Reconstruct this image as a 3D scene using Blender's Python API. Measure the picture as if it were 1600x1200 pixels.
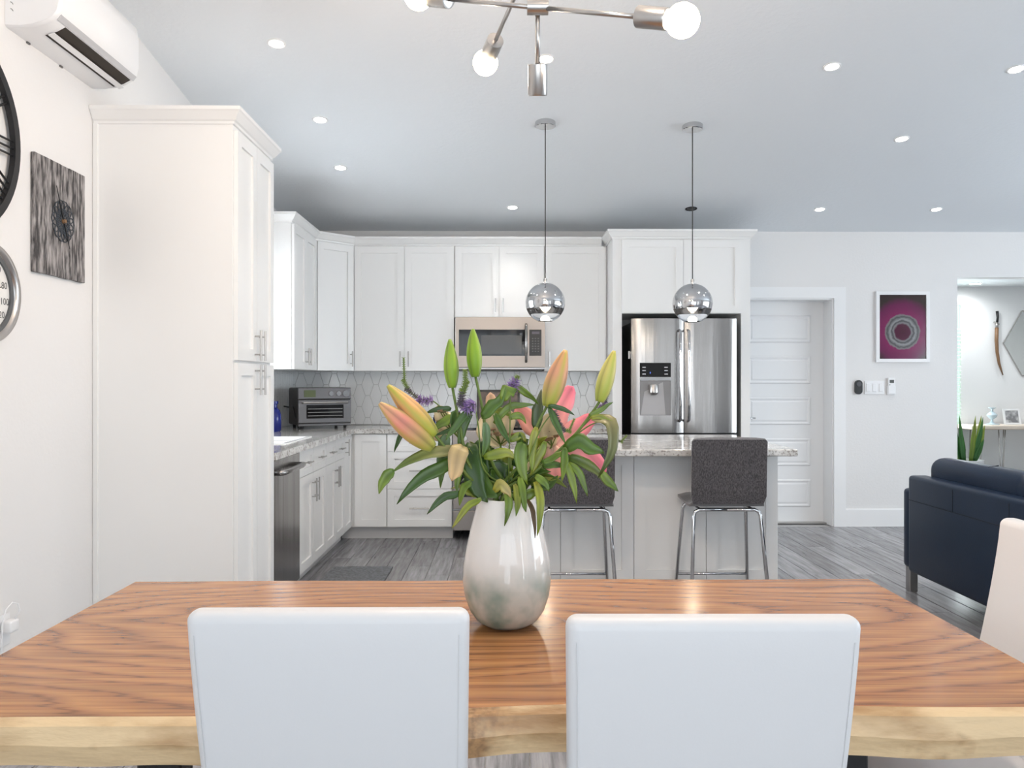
import bpy, bmesh, math, random
from mathutils import Vector, Matrix
random.seed(7)
S = bpy.context.scene
for o in list(bpy.data.objects): bpy.data.objects.remove(o)
C = S.collection
PI = math.pi
# ------------------------------------------------------------------ camera
F, YAW, CY, H = 1275.3, 0.0096, 597.5, 1.2926
cam = bpy.data.cameras.new('camera'); cam_o = bpy.data.objects.new('camera', cam); C.objects.link(cam_o)
cam.sensor_width = 36; cam.lens = F/1600*36; cam.shift_y = (CY-600)/1600
cam.clip_start = .05
cam_o.location = (0, 0, H); cam_o.rotation_euler = (PI/2, 0, -YAW)
S.camera = cam_o
# ------------------------------------------------------------------ world, daylight, exposure
W = bpy.data.worlds.new('world'); S.world = W; W.use_nodes = True
bg = W.node_tree.nodes['Background']; bg.inputs[0].default_value = (.80, .90, 1, 1); bg.inputs[1].default_value = .6
def area(name, loc, rot, sx, sy, power, col):
    l = bpy.data.lights.new(name, 'AREA'); l.shape = 'RECTANGLE'; l.size = sx; l.size_y = sy; l.energy = power; l.color = col
    o = bpy.data.objects.new(name, l); C.objects.link(o); o.location = loc; o.rotation_euler = rot
    return o
DAY = (.88, .95, 1.0)
area('daylight_patio_doors', (.3, -1.95, 1.25), (PI/2+.42, 0, 0), 3.4, 2.2, 33, DAY)       # through the glazed doors behind the camera
area('daylight_sink_window', (-1.99, 5.28, 1.62), (0, -PI/2, 0), .95, 1.0, 20, DAY)
area('daylight_side_window', (3.6, -2.02, 1.3), (PI/2, 0, 0), .35, 2.2, 7, DAY)      # narrow window behind the camera, added for the bright streak on the refrigerator
area('daylight_living_windows', (7.2, 2.9, 1.45), (0, PI/2+.42, 0), 2.0, 4.9, 112, (.84, .93, 1))     # living-room windows
area('daylight_hall_window', (4.87, 9.30, 1.35), (-PI/2, 0, 0), .8, 1.2, 12, DAY)
S.view_settings.view_transform = 'Standard'; S.view_settings.look = 'None'
S.view_settings.exposure = 0.9; S.view_settings.gamma = 1; S.view_settings.use_curve_mapping = False

# ------------------------------------------------------------------ constants of the place
XW, YB = -1.889, 7.30            # left wall, back wall
XF, YF = -1.25, 6.69             # fronts of the base cabinets
XU, YU = XW+.34, YB-.34          # fronts of the wall cabinets
ZU, ZT, ZC = 1.39, 2.455, 2.527  # wall cabinet bottom, top, crown top
SL, ZB = .14, 2.645              # ceiling slope, ceiling height at back wall
def zc(y): return ZB+SL*(YB-y)
def ray(x, y):
    c, s = math.cos(YAW), math.sin(YAW); r = (x-800)/F; u = -(y-CY)/F
    return Vector((s+r*c, c-r*s, u))
def at(x, y, Y):
    d = ray(x, y); t = Y/d.y; return Vector((d.x*t, Y, H+d.z*t))
def at_ceil(x, y):
    d = ray(x, y); t = (ZB+SL*YB-H)/(d.z+SL*d.y); return Vector((0, 0, H))+d*t

# ------------------------------------------------------------------ materials
MATS = {}
def nt(m): return m.node_tree
def mat(name, col=(.8,.8,.8), rough=.5, metal=0, spec=.5, bump=None, noise=None, coat=0, trans=0, emit=None, ior=None, sheen=0, attr=False):
    m = bpy.data.materials.new(name); m.use_nodes = True; t = m.node_tree; b = t.nodes['Principled BSDF']
    b.inputs['Base Color'].default_value = (*col, 1); b.inputs['Roughness'].default_value = rough
    b.inputs['Metallic'].default_value = metal; b.inputs['Specular IOR Level'].default_value = spec
    b.inputs['Coat Weight'].default_value = coat; b.inputs['Transmission Weight'].default_value = trans
    b.inputs['Sheen Weight'].default_value = sheen
    if ior: b.inputs['IOR'].default_value = ior
    if emit: b.inputs['Emission Color'].default_value = (*emit[0], 1); b.inputs['Emission Strength'].default_value = emit[1]
    tc = t.nodes.new('ShaderNodeTexCoord')
    def mapped(scale):
        mp = t.nodes.new('ShaderNodeMapping'); mp.inputs['Scale'].default_value = scale; t.links.new(tc.outputs['Object'], mp.inputs[0]); return mp
    def noise_node(scale, detail, vec):
        n = t.nodes.new('ShaderNodeTexNoise'); n.inputs['Scale'].default_value = scale; n.inputs['Detail'].default_value = detail
        t.links.new(vec.outputs[0], n.inputs['Vector']); return n
    if noise:                      # (scale vec, detail, col2, lo, hi)
        sc, de, c2, lo, hi = noise; n = noise_node(1, de, mapped(sc)); r = t.nodes.new('ShaderNodeValToRGB')
        r.color_ramp.elements[0].position = lo; r.color_ramp.elements[0].color = (*c2, 1)
        r.color_ramp.elements[1].position = hi; r.color_ramp.elements[1].color = (*col, 1)
        t.links.new(n.outputs['Fac'], r.inputs[0]); t.links.new(r.outputs[0], b.inputs['Base Color'])
    if attr:
        a = t.nodes.new('ShaderNodeAttribute'); a.attribute_name = 'Col'; t.links.new(a.outputs['Color'], b.inputs['Base Color'])
    if bump:                       # (scale vec, strength, distance)
        n = noise_node(1, 4, mapped(bump[0])); bp = t.nodes.new('ShaderNodeBump'); bp.inputs['Strength'].default_value = bump[1]; bp.inputs['Distance'].default_value = bump[2]
        t.links.new(n.outputs['Fac'], bp.inputs['Height']); t.links.new(bp.outputs[0], b.inputs['Normal'])
    MATS[name] = m
    return m
wall_m = mat('wall_paint', (.80,.79,.785), .6, spec=.3, bump=((60,60,60), .25, .004))
ceil_m = mat('ceiling_paint', (.79,.82,.85), .7, spec=.25, bump=((35,35,35), .35, .006))
trim_m = mat('trim_paint', (.86,.86,.865), .35)
cab_m = mat('cabinet_lacquer', (.86,.86,.855), .32, spec=.5)
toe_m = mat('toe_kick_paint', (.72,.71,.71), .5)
tile_m = mat('glossy_tile', (.84,.85,.855), .12, bump=((9,9,9), .06, .01))
grout_m = mat('grout', (.50,.50,.50), .8)
chrome_m = mat('chrome', (.60,.60,.61), .08, metal=1)
nickel_m = mat('brushed_nickel', (.50,.48,.465), .28, metal=1)
steel_m = mat('stainless_steel', (.36,.345,.335), .24, metal=1, bump=((5,5,.35), .45, .02))
brushed_m = mat('brushed_steel', (.36,.325,.30), .40, metal=1, bump=((3,3,.5), .3, .01))
dsteel_m = mat('dark_stainless', (.38,.38,.385), .3, metal=1, bump=((2,2,60), .05, .002))
black_m = mat('black_plastic', (.012,.012,.013), .35)
glassb_m = mat('black_glass', (.010,.010,.011), .05, spec=.4)
leather_m = mat('white_leather', (.72,.72,.735), .42, spec=.4, bump=((260,260,260), .12, .0008))
stitch_m = mat('white_thread', (.70,.70,.71), .8)
navy_m = mat('navy_leather', (.003,.013,.036), .36, spec=.3, bump=((120,120,120), .2, .0012))
fabric_m = mat('charcoal_fabric', (.11,.102,.11), .95, sheen=.4, noise=((260,260,90), 2, (.035,.033,.038), .38, .62), bump=((320,320,320), .5, .001))
bulb_m = mat('lit_bulb', (1,.9,.75), .3, emit=((1,.80,.52), 9))
lens_m = mat('lit_lens', (1,1,1), .3, emit=((1,.97,.92), 14))
offlens_m = mat('unlit_lens', (.09,.09,.09), .4)
glass_m = mat('clear_glass', (1,1,1), .02, trans=1, ior=1.45)
cord_m = mat('black_cord', (.02,.018,.015), .6)
iron_m = mat('black_iron', (.02,.02,.022), .45, metal=.4)
dial_m = mat('dial_white', (.80,.79,.77), .4)
ink_m = mat('ink', (.06,.06,.065), .6)
plas_m = mat('white_plastic', (.86,.86,.87), .3)
bluegl_m = mat('cobalt_glazed', (.008,.02,.22), .12)
pale_m = mat('pale_wood', (.82,.72,.62), .45, noise=((3,30,30), 3, (.72,.60,.50), .35, .65))
mirror_m = mat('mirror', (.9,.92,.92), .02, metal=1)
mat_m = mat('woven_mat', (.20,.21,.225), .95, noise=((60,60,60), 3, (.10,.105,.115), .35, .65), bump=((150,150,150), .6, .003))
sink_m = mat('white_enamel', (.90,.90,.90), .12)
petal_m = mat('petal', rough=.5, attr=True, sheen=.2)
leaf_m = mat('leaf', rough=.38, attr=True, bump=((90,90,90), .15, .001))
brown_m = mat('brown_scabbard', (.22,.12,.06), .5)
ash_m = mat('weathered_plank', (.40,.375,.37), .8, noise=((75,75,13), 9, (.045,.042,.043), .38, .66), bump=((80,80,6), .5, .004))
def granite():
    m = mat('granite', (.62,.60,.57), .09, spec=.6); t = nt(m); b = t.nodes['Principled BSDF']
    tc = t.nodes.new('ShaderNodeTexCoord')
    n1 = t.nodes.new('ShaderNodeTexNoise'); n1.inputs['Scale'].default_value = 9; n1.inputs['Detail'].default_value = 6
    n2 = t.nodes.new('ShaderNodeTexNoise'); n2.inputs['Scale'].default_value = 70; n2.inputs['Detail'].default_value = 3
    v = t.nodes.new('ShaderNodeTexVoronoi'); v.inputs['Scale'].default_value = 95
    for n in (n1, n2, v): t.links.new(tc.outputs['Object'], n.inputs['Vector'])
    r1 = t.nodes.new('ShaderNodeValToRGB'); e = r1.color_ramp.elements
    e[0].position = .35; e[0].color = (.42,.40,.38,1); e[1].position = .62; e[1].color = (.70,.69,.67,1)
    r2 = t.nodes.new('ShaderNodeValToRGB'); e = r2.color_ramp.elements
    e[0].position = .36; e[0].color = (.16,.10,.07,1); e[1].position = .47; e[1].color = (1,1,1,1)
    mx = t.nodes.new('ShaderNodeMix'); mx.data_type = 'RGBA'; mx.blend_type = 'MULTIPLY'; mx.inputs[0].default_value = .6
    t.links.new(tc.outputs['Object'], n1.inputs['Vector']); t.links.new(n1.outputs['Fac'], r1.inputs[0]); t.links.new(n2.outputs['Fac'], r2.inputs[0])
    t.links.new(r1.outputs[0], mx.inputs[6]); t.links.new(r2.outputs[0], mx.inputs[7]); t.links.new(mx.outputs[2], b.inputs['Base Color'])
    return m
granite_m = granite()
def plank_mat():
    m = mat('grey_plank_tile', (.2,.2,.2), .25, spec=.5); t = nt(m); b = t.nodes['Principled BSDF']
    tc = t.nodes.new('ShaderNodeTexCoord'); mp = t.nodes.new('ShaderNodeMapping'); mp.inputs['Scale'].default_value = (38, 2.6, 1)
    oi = t.nodes.new('ShaderNodeObjectInfo'); ad = t.nodes.new('ShaderNodeVectorMath'); ad.operation = 'ADD'
    sc = t.nodes.new('ShaderNodeVectorMath'); sc.operation = 'SCALE'; sc.inputs[3].default_value = 37
    cb = t.nodes.new('ShaderNodeCombineXYZ'); t.links.new(oi.outputs['Random'], cb.inputs[0]); t.links.new(oi.outputs['Random'], cb.inputs[1])
    t.links.new(cb.outputs[0], sc.inputs[0]); t.links.new(tc.outputs['Object'], ad.inputs[0]); t.links.new(sc.outputs[0], ad.inputs[1])
    t.links.new(ad.outputs[0], mp.inputs[0])
    n = t.nodes.new('ShaderNodeTexNoise'); n.inputs['Scale'].default_value = 1; n.inputs['Detail'].default_value = 6; n.inputs['Roughness'].default_value = .6
    t.links.new(mp.outputs[0], n.inputs['Vector'])
    r = t.nodes.new('ShaderNodeValToRGB'); e = r.color_ramp.elements
    e[0].position = .30; e[0].color = (.135,.133,.142,1); e[1].position = .72; e[1].color = (.36,.355,.37,1)
    hs = t.nodes.new('ShaderNodeHueSaturation'); mr = t.nodes.new('ShaderNodeMapRange'); mr.inputs[3].default_value = .78; mr.inputs[4].default_value = 1.22
    t.links.new(oi.outputs['Random'], mr.inputs[0]); t.links.new(mr.outputs[0], hs.inputs['Value'])
    t.links.new(n.outputs['Fac'], r.inputs[0]); t.links.new(r.outputs[0], hs.inputs['Color']); t.links.new(hs.outputs[0], b.inputs['Base Color'])
    bp = t.nodes.new('ShaderNodeBump'); bp.inputs['Strength'].default_value = .15; bp.inputs['Distance'].default_value = .002
    t.links.new(n.outputs['Fac'], bp.inputs['Height']); t.links.new(bp.outputs[0], b.inputs['Normal'])
    return m
plank_m = plank_mat()
def table_wood():
    m = mat('suar_wood', (.4,.2,.08), .20, spec=.35, coat=.08); t = nt(m); b = t.nodes['Principled BSDF']; b.inputs['Coat Roughness'].default_value = .12
    L = t.links.new; tc = t.nodes.new('ShaderNodeTexCoord')
    def N(k, **kw):
        n = t.nodes.new(k)
        for a, v in kw.items(): setattr(n, a, v)
        return n
    # growth figure: long nested ovals, straight through the middle and arched at both ends
    mp = N('ShaderNodeMapping'); mp.inputs['Scale'].default_value = (.30, 1, 0); mp.inputs['Location'].default_value = (.015, -.02, 0); L(tc.outputs['Object'], mp.inputs[0])
    mp1 = N('ShaderNodeMapping'); mp1.inputs['Scale'].default_value = (1.1, 3.2, 1); L(tc.outputs['Object'], mp1.inputs[0])
    n1 = N('ShaderNodeTexNoise'); n1.inputs['Scale'].default_value = 1.3; n1.inputs['Detail'].default_value = 2; n1.inputs['Roughness'].default_value = .4; L(mp1.outputs[0], n1.inputs['Vector'])
    ln = N('ShaderNodeVectorMath', operation='LENGTH'); L(mp.outputs[0], ln.inputs[0])
    ma = N('ShaderNodeMath', operation='MULTIPLY_ADD'); ma.inputs[1].default_value = .22; L(n1.outputs['Fac'], ma.inputs[0]); L(ln.outputs['Value'], ma.inputs[2])
    mu = N('ShaderNodeMath', operation='MULTIPLY'); mu.inputs[1].default_value = 21; L(ma.outputs[0], mu.inputs[0])
    # fine straight grain
    mp2 = N('ShaderNodeMapping'); mp2.inputs['Scale'].default_value = (3.0, 120, 60); L(tc.outputs['Object'], mp2.inputs[0])
    n2 = N('ShaderNodeTexNoise'); n2.inputs['Scale'].default_value = 1; n2.inputs['Detail'].default_value = 5; L(mp2.outputs[0], n2.inputs['Vector'])
    ad = N('ShaderNodeMath', operation='ADD'); mu2 = N('ShaderNodeMath', operation='MULTIPLY'); mu2.inputs[1].default_value = .8
    L(n2.outputs['Fac'], mu2.inputs[0]); L(mu.outputs[0], ad.inputs[0]); L(mu2.outputs[0], ad.inputs[1])
    fr = N('ShaderNodeMath', operation='FRACT'); L(ad.outputs[0], fr.inputs[0])
    r = N('ShaderNodeValToRGB'); e = r.color_ramp.elements
    e[0].position = 0; e[0].color = (.36,.150,.050,1); e[1].position = .58; e[1].color = (.50,.235,.083,1)
    x = e.new(.82); x.color = (.40,.175,.066,1); x = e.new(.93); x.color = (.20,.078,.028,1); x = e.new(1); x.color = (.36,.150,.050,1)
    L(fr.outputs[0], r.inputs[0])
    r2 = N('ShaderNodeValToRGB'); e = r2.color_ramp.elements; e[0].position = .30; e[0].color = (.60,.57,.55,1); e[1].position = .62; e[1].color = (1.08,1.06,1.04,1)
    L(n2.outputs['Fac'], r2.inputs[0])
    mx = N('ShaderNodeMix', data_type='RGBA', blend_type='MULTIPLY'); mx.inputs[0].default_value = .8; L(r.outputs[0], mx.inputs[6]); L(r2.outputs[0], mx.inputs[7])
    L(mx.outputs[2], b.inputs['Base Color'])
    return m
suar_m = table_wood()
def sapwood():
    m = mat('sapwood', (.76,.56,.33), .42, noise=((4,12,14), 7, (.40,.23,.10), .33, .52), bump=((9,30,30), .7, .01)); t = nt(m); b = t.nodes['Principled BSDF']; L = t.links.new
    src = b.inputs['Base Color'].links[0].from_socket; tc = t.nodes.new('ShaderNodeTexCoord')
    n = t.nodes.new('ShaderNodeTexNoise'); n.inputs['Scale'].default_value = 2.6; n.inputs['Detail'].default_value = 5; n.inputs['Roughness'].default_value = .65; L(tc.outputs['Object'], n.inputs['Vector'])
    r = t.nodes.new('ShaderNodeValToRGB'); e = r.color_ramp.elements; e[0].position = .54; e[0].color = (0,0,0,1); e[1].position = .63; e[1].color = (.8,.8,.8,1); L(n.outputs['Fac'], r.inputs[0])
    v = t.nodes.new('ShaderNodeTexNoise'); v.inputs['Scale'].default_value = 75; v.inputs['Detail'].default_value = 2; L(tc.outputs['Object'], v.inputs['Vector'])
    r2 = t.nodes.new('ShaderNodeValToRGB'); e = r2.color_ramp.elements; e[0].position = .35; e[0].color = (.20,.095,.04,1); e[1].position = .6; e[1].color = (.46,.25,.11,1); L(v.outputs['Fac'], r2.inputs[0])
    mx = t.nodes.new('ShaderNodeMix'); mx.data_type = 'RGBA'; L(r.outputs[0], mx.inputs[0]); L(src, mx.inputs[6]); L(r2.outputs[0], mx.inputs[7]); L(mx.outputs[2], b.inputs['Base Color'])
    return m
sap_m = sapwood()
def vase_mat():
    m = mat('vase_glass', (.8,.8,.78), .035, spec=.5); t = nt(m); b = t.nodes['Principled BSDF']; L = t.links.new
    tc = t.nodes.new('ShaderNodeTexCoord'); sp = t.nodes.new('ShaderNodeSeparateXYZ'); L(tc.outputs['Object'], sp.inputs[0])
    n = t.nodes.new('ShaderNodeTexNoise'); n.inputs['Scale'].default_value = 13; n.inputs['Detail'].default_value = 3; L(tc.outputs['Object'], n.inputs['Vector'])
    r = t.nodes.new('ShaderNodeValToRGB'); e = r.color_ramp.elements
    e[0].position = .36; e[0].color = (.22,.33,.29,1); e[1].position = .62; e[1].color = (.62,.63,.58,1)
    L(n.outputs['Fac'], r.inputs[0])
    mr = t.nodes.new('ShaderNodeMapRange'); mr.inputs[1].default_value = .075; mr.inputs[2].default_value = .15; L(sp.outputs[2], mr.inputs[0])
    mx = t.nodes.new('ShaderNodeMix'); mx.data_type = 'RGBA'; L(mr.outputs[0], mx.inputs[0]); L(r.outputs[0], mx.inputs[6]); mx.inputs[7].default_value = (.82,.81,.79,1)
    L(mx.outputs[2], b.inputs['Base Color']); return m
vase_m = vase_mat()
def poster_mat():          # generic stand-in: pale rings on a dark magenta ground
    m = mat('poster_print', (.03,.03,.04), .12, spec=.6); t = nt(m); b = t.nodes['Principled BSDF']; L = t.links.new
    tc = t.nodes.new('ShaderNodeTexCoord'); mp = t.nodes.new('ShaderNodeMapping'); L(tc.outputs['Object'], mp.inputs[0])
    mp.inputs['Location'].default_value = (0, 0, .045)
    ln = t.nodes.new('ShaderNodeVectorMath'); ln.operation = 'LENGTH'; L(mp.outputs[0], ln.inputs[0])
    n = t.nodes.new('ShaderNodeTexNoise'); n.inputs['Scale'].default_value = 22; n.inputs['Detail'].default_value = 6; L(tc.outputs['Object'], n.inputs['Vector'])
    ad = t.nodes.new('ShaderNodeMath'); ad.operation = 'MULTIPLY_ADD'; ad.inputs[1].default_value = .035; L(n.outputs['Fac'], ad.inputs[0]); L(ln.outputs['Value'], ad.inputs[2])
    r = t.nodes.new('ShaderNodeValToRGB'); e = r.color_ramp.elements
    e[0].position = 0; e[0].color = (.05,.004,.02,1); e[1].position = 1; e[1].color = (.012,.010,.016,1)
    for p, c in ((.085,(.07,.006,.03)), (.10,(.22,.22,.23)), (.115,(.05,.05,.055)), (.13,(.28,.28,.29)), (.155,(.06,.06,.065)), (.17,(.20,.20,.20)), (.18,(.20,.014,.09)), (.27,(.13,.012,.07)), (.33,(.035,.02,.02))):
        x = e.new(p); x.color = (*c, 1)
    L(ad.outputs[0], r.inputs[0]); L(r.outputs[0], b.inputs['Base Color']); return m
poster_m = poster_mat()

# ------------------------------------------------------------------ mesh helpers
ORG = {}
class MB:
    def __init__(s): s.v = []; s.f = []; s.c = []
    def add(s, vs, fs, col=None):
        b = len(s.v); s.v += [Vector(p) for p in vs]; s.f += [tuple(i+b for i in f) for f in fs]
        if col is not None: s.c += [col]*len(vs) if not isinstance(col, list) else col
        return s
    def box(s, x0, x1, y0, y1, z0, z1, M=None):
        vs = [Vector((x, y, z)) for z in (z0, z1) for y in (y0, y1) for x in (x0, x1)]
        if M: vs = [M(v) for v in vs]
        return s.add(vs, [(0,2,3,1), (4,5,7,6), (0,1,5,4), (2,6,7,3), (0,4,6,2), (1,3,7,5)])
    def rbox(s, x0, x1, y0, y1, z0, z1, r=.01, seg=3, M=None):
        bm = bmesh.new(); bmesh.ops.create_cube(bm, size=1)
        for v in bm.verts: v.co = Vector(((x0+x1)/2+v.co.x*(x1-x0), (y0+y1)/2+v.co.y*(y1-y0), (z0+z1)/2+v.co.z*(z1-z0)))
        bmesh.ops.bevel(bm, geom=bm.edges[:], offset=r, segments=seg, profile=.5, affect='EDGES')
        bm.verts.index_update(); vs = [v.co.copy() for v in bm.verts]
        if M: vs = [M(v) for v in vs]
        s.add(vs, [tuple(v.index for v in f.verts) for f in bm.faces]); bm.free(); return s
    def tube(s, pts, r, n=8, caps=True):
        pts = [Vector(p) for p in pts]; rs = r if isinstance(r, (list, tuple)) else [r]*len(pts); rings = []; up = None
        for i, p in enumerate(pts):
            t = (pts[min(i+1, len(pts)-1)]-pts[max(i-1, 0)]).normalized()
            if up is None: up = t.orthogonal().normalized()
            up = (up-t*up.dot(t)); up = up.normalized() if up.length > 1e-6 else t.orthogonal().normalized()
            w = t.cross(up); rings.append([p+(up*math.cos(a)+w*math.sin(a))*rs[i] for a in [2*PI*k/n for k in range(n)]])
        fs = []
        for i in range(len(pts)-1):
            for k in range(n): fs.append((i*n+k, i*n+(k+1)%n, (i+1)*n+(k+1)%n, (i+1)*n+k))
        if caps: fs.append(tuple(range(n))[::-1]); fs.append(tuple((len(pts)-1)*n+k for k in range(n)))
        return s.add([v for q in rings for v in q], fs)
    def lathe(s, prof, c=(0,0,0), n=24, axis='z', caps=True):
        c = Vector(c); vs = []
        for (r, h) in prof:
            for k in range(n):
                a = 2*PI*k/n; x, y = r*math.cos(a), r*math.sin(a)
                vs.append(c+(Vector((x, y, h)) if axis == 'z' else Vector((h, x, y)) if axis == 'x' else Vector((y, h, x))))
        fs = [(i*n+k, i*n+(k+1)%n, (i+1)*n+(k+1)%n, (i+1)*n+k) for i in range(len(prof)-1) for k in range(n)]
        if caps: fs.append(tuple(range(n))[::-1]); fs.append(tuple((len(prof)-1)*n+k for k in range(n)))
        return s.add(vs, fs)
    def prism(s, poly, M, b0, b1):     # poly in (a,c); M maps (a,b,c)
        n = len(poly); vs = [M(Vector((a, b0, c))) for a, c in poly]+[M(Vector((a, b1, c))) for a, c in poly]
        return s.add(vs, [tuple(range(n))[::-1], tuple(range(n, 2*n))]+[(k, (k+1)%n, n+(k+1)%n, n+k) for k in range(n)])
    def build(s, name, m, parent=None, smooth=False, mats=None, midx=None, angle=None):
        org = ORG.get(parent.name, Vector((0,0,0))) if parent else Vector((0,0,0))
        me = bpy.data.meshes.new(name); me.from_pydata([v-org for v in s.v], [], s.f)
        bm = bmesh.new(); bm.from_mesh(me); bmesh.ops.recalc_face_normals(bm, faces=bm.faces); bm.to_mesh(me); bm.free()
        for mm in (mats or [m]): me.materials.append(mm)
        if midx:
            for i, p in enumerate(me.polygons): p.material_index = midx[i]
        if s.c:
            a = me.color_attributes.new('Col', 'FLOAT_COLOR', 'POINT')
            for i, c in enumerate(s.c): a.data[i].color = (*c, 1)
        if smooth: me.shade_smooth() if angle is None else me.shade_smooth()
        if smooth and angle: me.set_sharp_from_angle(angle=angle)
        o = bpy.data.objects.new(name, me); C.objects.link(o)
        if parent: o.parent = parent; ORG[o.name] = org
        return o
def thing(name, label, cat, loc=(0,0,0), group=None):
    o = bpy.data.objects.new(name, None); C.objects.link(o); o.location = loc; o.empty_display_size = .1
    ORG[o.name] = Vector(loc); return tag(o, label, cat, group)
def tag(o, label, cat, group=None):
    o['label'] = label; o['category'] = cat
    if group: o['group'] = group
    return o
def struct(o): o['kind'] = 'structure'; return o
def copy_tree(o, parent=None):
    c = o.copy(); C.objects.link(c)
    if parent: c.parent = parent
    ORG[c.name] = ORG.get(o.name, Vector((0,0,0)))
    for ch in list(o.children): copy_tree(ch, c)
    return c
def frame(o, u, n):                      # maps (a along the face, b outwards, c up)
    o, u, n = Vector(o), Vector(u).normalized(), Vector(n).normalized()
    return lambda p: o+u*p.x+n*p.y+Vector((0,0,p.z))
SM = math.radians(35)

# ------------------------------------------------------------------ room shell
def plank_mesh(mb, x0, x1, y0, y1):
    g, d = .0016, .003
    a = [(x0+g,y0+g,-.012),(x1-g,y0+g,-.012),(x1-g,y1-g,-.012),(x0+g,y1-g,-.012)]
    b = [(x0+g,y0+g,-d/2),(x1-g,y0+g,-d/2),(x1-g,y1-g,-d/2),(x0+g,y1-g,-d/2)]
    c = [(x0+g+d,y0+g+d,0),(x1-g-d,y0+g+d,0),(x1-g-d,y1-g-d,0),(x0+g+d,y1-g-d,0)]
    fs = [(8,9,10,11)]
    for l in (0, 4):
        for k in range(4): fs.append((l+k, l+(k+1)%4, l+4+(k+1)%4, l+4+k))
    mb.add(a+b+c, fs)
floor = struct(MB().box(-2.1, 7.5, -2.2, YB+.3, -.15, -.008).build('floor', grout_m))
rest = MB(); PW, PL = .152, .914; ri = 0; x = XW
full = MB(); plank_mesh(full, 0, PW, 0, PL)
full_o = None
while x < 7.4:
    y = -2.2-random.choice((0, .3, .6))*PL
    while y < YB:
        a, b = max(y, -2.2), min(y+PL, YB+.0)
        seen = (-1.3 < x < 1.0 and b > 5.0) or (1.0 <= x < 4.3 and b > 3.1)
        if b-a > .02:
            if seen:
                if abs(b-a-PL) < 1e-6:
                    if full_o is None: full_o = full.build('plank', plank_m, floor); o = full_o
                    else: o = full_o.copy(); C.objects.link(o)
                    o.location = (x, a, 0)
                else:
                    m = MB(); plank_mesh(m, 0, PW, 0, b-a); o = m.build('plank', plank_m, floor); o.location = (x, a, 0)
            else: plank_mesh(rest, x, min(x+PW, 7.4), a, b)
        y += PL
    x += PW
r_ = rest.build('planks', plank_m, floor); r_['kind'] = 'stuff'
# ceiling
def ceil_pt(x, y, d=0): return (x, y, zc(y)+d)
m = MB(); m.add([ceil_pt(-2.1,-2.2), ceil_pt(7.5,-2.2), ceil_pt(7.5,YB+.2), ceil_pt(-2.1,YB+.2), ceil_pt(-2.1,-2.2,.15), ceil_pt(7.5,-2.2,.15), ceil_pt(7.5,YB+.2,.15), ceil_pt(-2.1,YB+.2,.15)],
    [(0,1,2,3),(4,5,6,7),(0,1,5,4),(1,2,6,5),(2,3,7,6),(3,0,4,7)])
ceiling = struct(m.build('ceiling', ceil_m))
# left wall, with the window over the sink
WY0, WY1, WZ0, WZ1 = 4.72, 5.84, 1.08, 2.14
LM = lambda p: Vector((p.y, p.x, p.z))
m = MB()
def lw(y0, y1, z0, z1=None):
    m.prism([(y0, z0), (y1, z0), (y1, z1 if z1 else zc(y1)), (y0, z1 if z1 else zc(y0))], LM, XW-.16, XW)
lw(-2.2, WY0, 0); lw(WY1, YB+.15, 0); lw(WY0, WY1, 0, WZ0); lw(WY0, WY1, WZ1)
wall_left = struct(m.build('wall_left', wall_m))
def window(name, M, w, h, mull=1):
    f = MB()
    for a0, a1, c0, c1 in ((0, .05, 0, h), (w-.05, w, 0, h), (.05, w-.05, 0, .05), (.05, w-.05, h-.05, h)): f.box(a0, a1, -.09, -.02, c0, c1, M)
    for k in range(mull): f.box(w*(k+1)/(mull+1)-.025, w*(k+1)/(mull+1)+.025, -.085, -.03, .05, h-.05, M)
    o = struct(f.build(name, trim_m))
    for k in range(mull+1):
        MB().box(w*k/(mull+1)+.02, w*(k+1)/(mull+1)-.02, -.062, -.056, .045, h-.045, M).build('pane', glass_m, o)
    return o
window('window_1', frame((XW-.03, WY0, WZ0), (0,1,0), (1,0,0)), WY1-WY0, WZ1-WZ0)
# back wall with the door opening and the opening to the next room
DX0, DX1, DZ = 2.11, 2.955, 2.047; OX0, OX1, OZ = 4.075, 5.75, 2.24
m = MB(); BM = lambda p: Vector((p.x, p.y, p.z))
for a, b, z0, z1 in ((XW, DX0, 0, ZB), (DX1, OX0, 0, ZB), (OX1, 7.4, 0, ZB), (DX0, DX1, DZ, ZB), (OX0, OX1, OZ, ZB)): m.box(a, b, YB, YB+.15, z0, z1)
wall_back = struct(m.build('wall_back', wall_m))
m = MB(); m.prism([(-2.2, 0), (.4, 0), (.4, zc(.4)), (-2.2, zc(-2.2))], lambda p: Vector((p.y, p.x, p.z)), 7.4, 7.5)
m.prism([(5.4, 0), (YB+.15, 0), (YB+.15, zc(YB+.15)), (5.4, zc(5.4))], lambda p: Vector((p.y, p.x, p.z)), 7.4, 7.5)
m.prism([(.4, 0), (5.4, 0), (5.4, .4), (.4, .4)], lambda p: Vector((p.y, p.x, p.z)), 7.4, 7.5)
m.prism([(.4, 2.5), (5.4, 2.5), (5.4, zc(5.4)), (.4, zc(.4))], lambda p: Vector((p.y, p.x, p.z)), 7.4, 7.5)
struct(m.build('wall_right', wall_m)); window('window_2', frame((7.4, .4, .4), (0,1,0), (-1,0,0)), 5.0, 2.1, 3)
m = MB(); fz = zc(-2.2)
for a, b, z0, z1 in ((XW-.16, -1.45, 0, fz), (2.05, 3.4, 0, fz), (3.8, 7.5, 0, fz), (-1.45, 2.05, 2.5, fz), (3.4, 3.8, 2.5, fz)): m.box(a, b, -2.35, -2.2, z0, z1)
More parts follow.
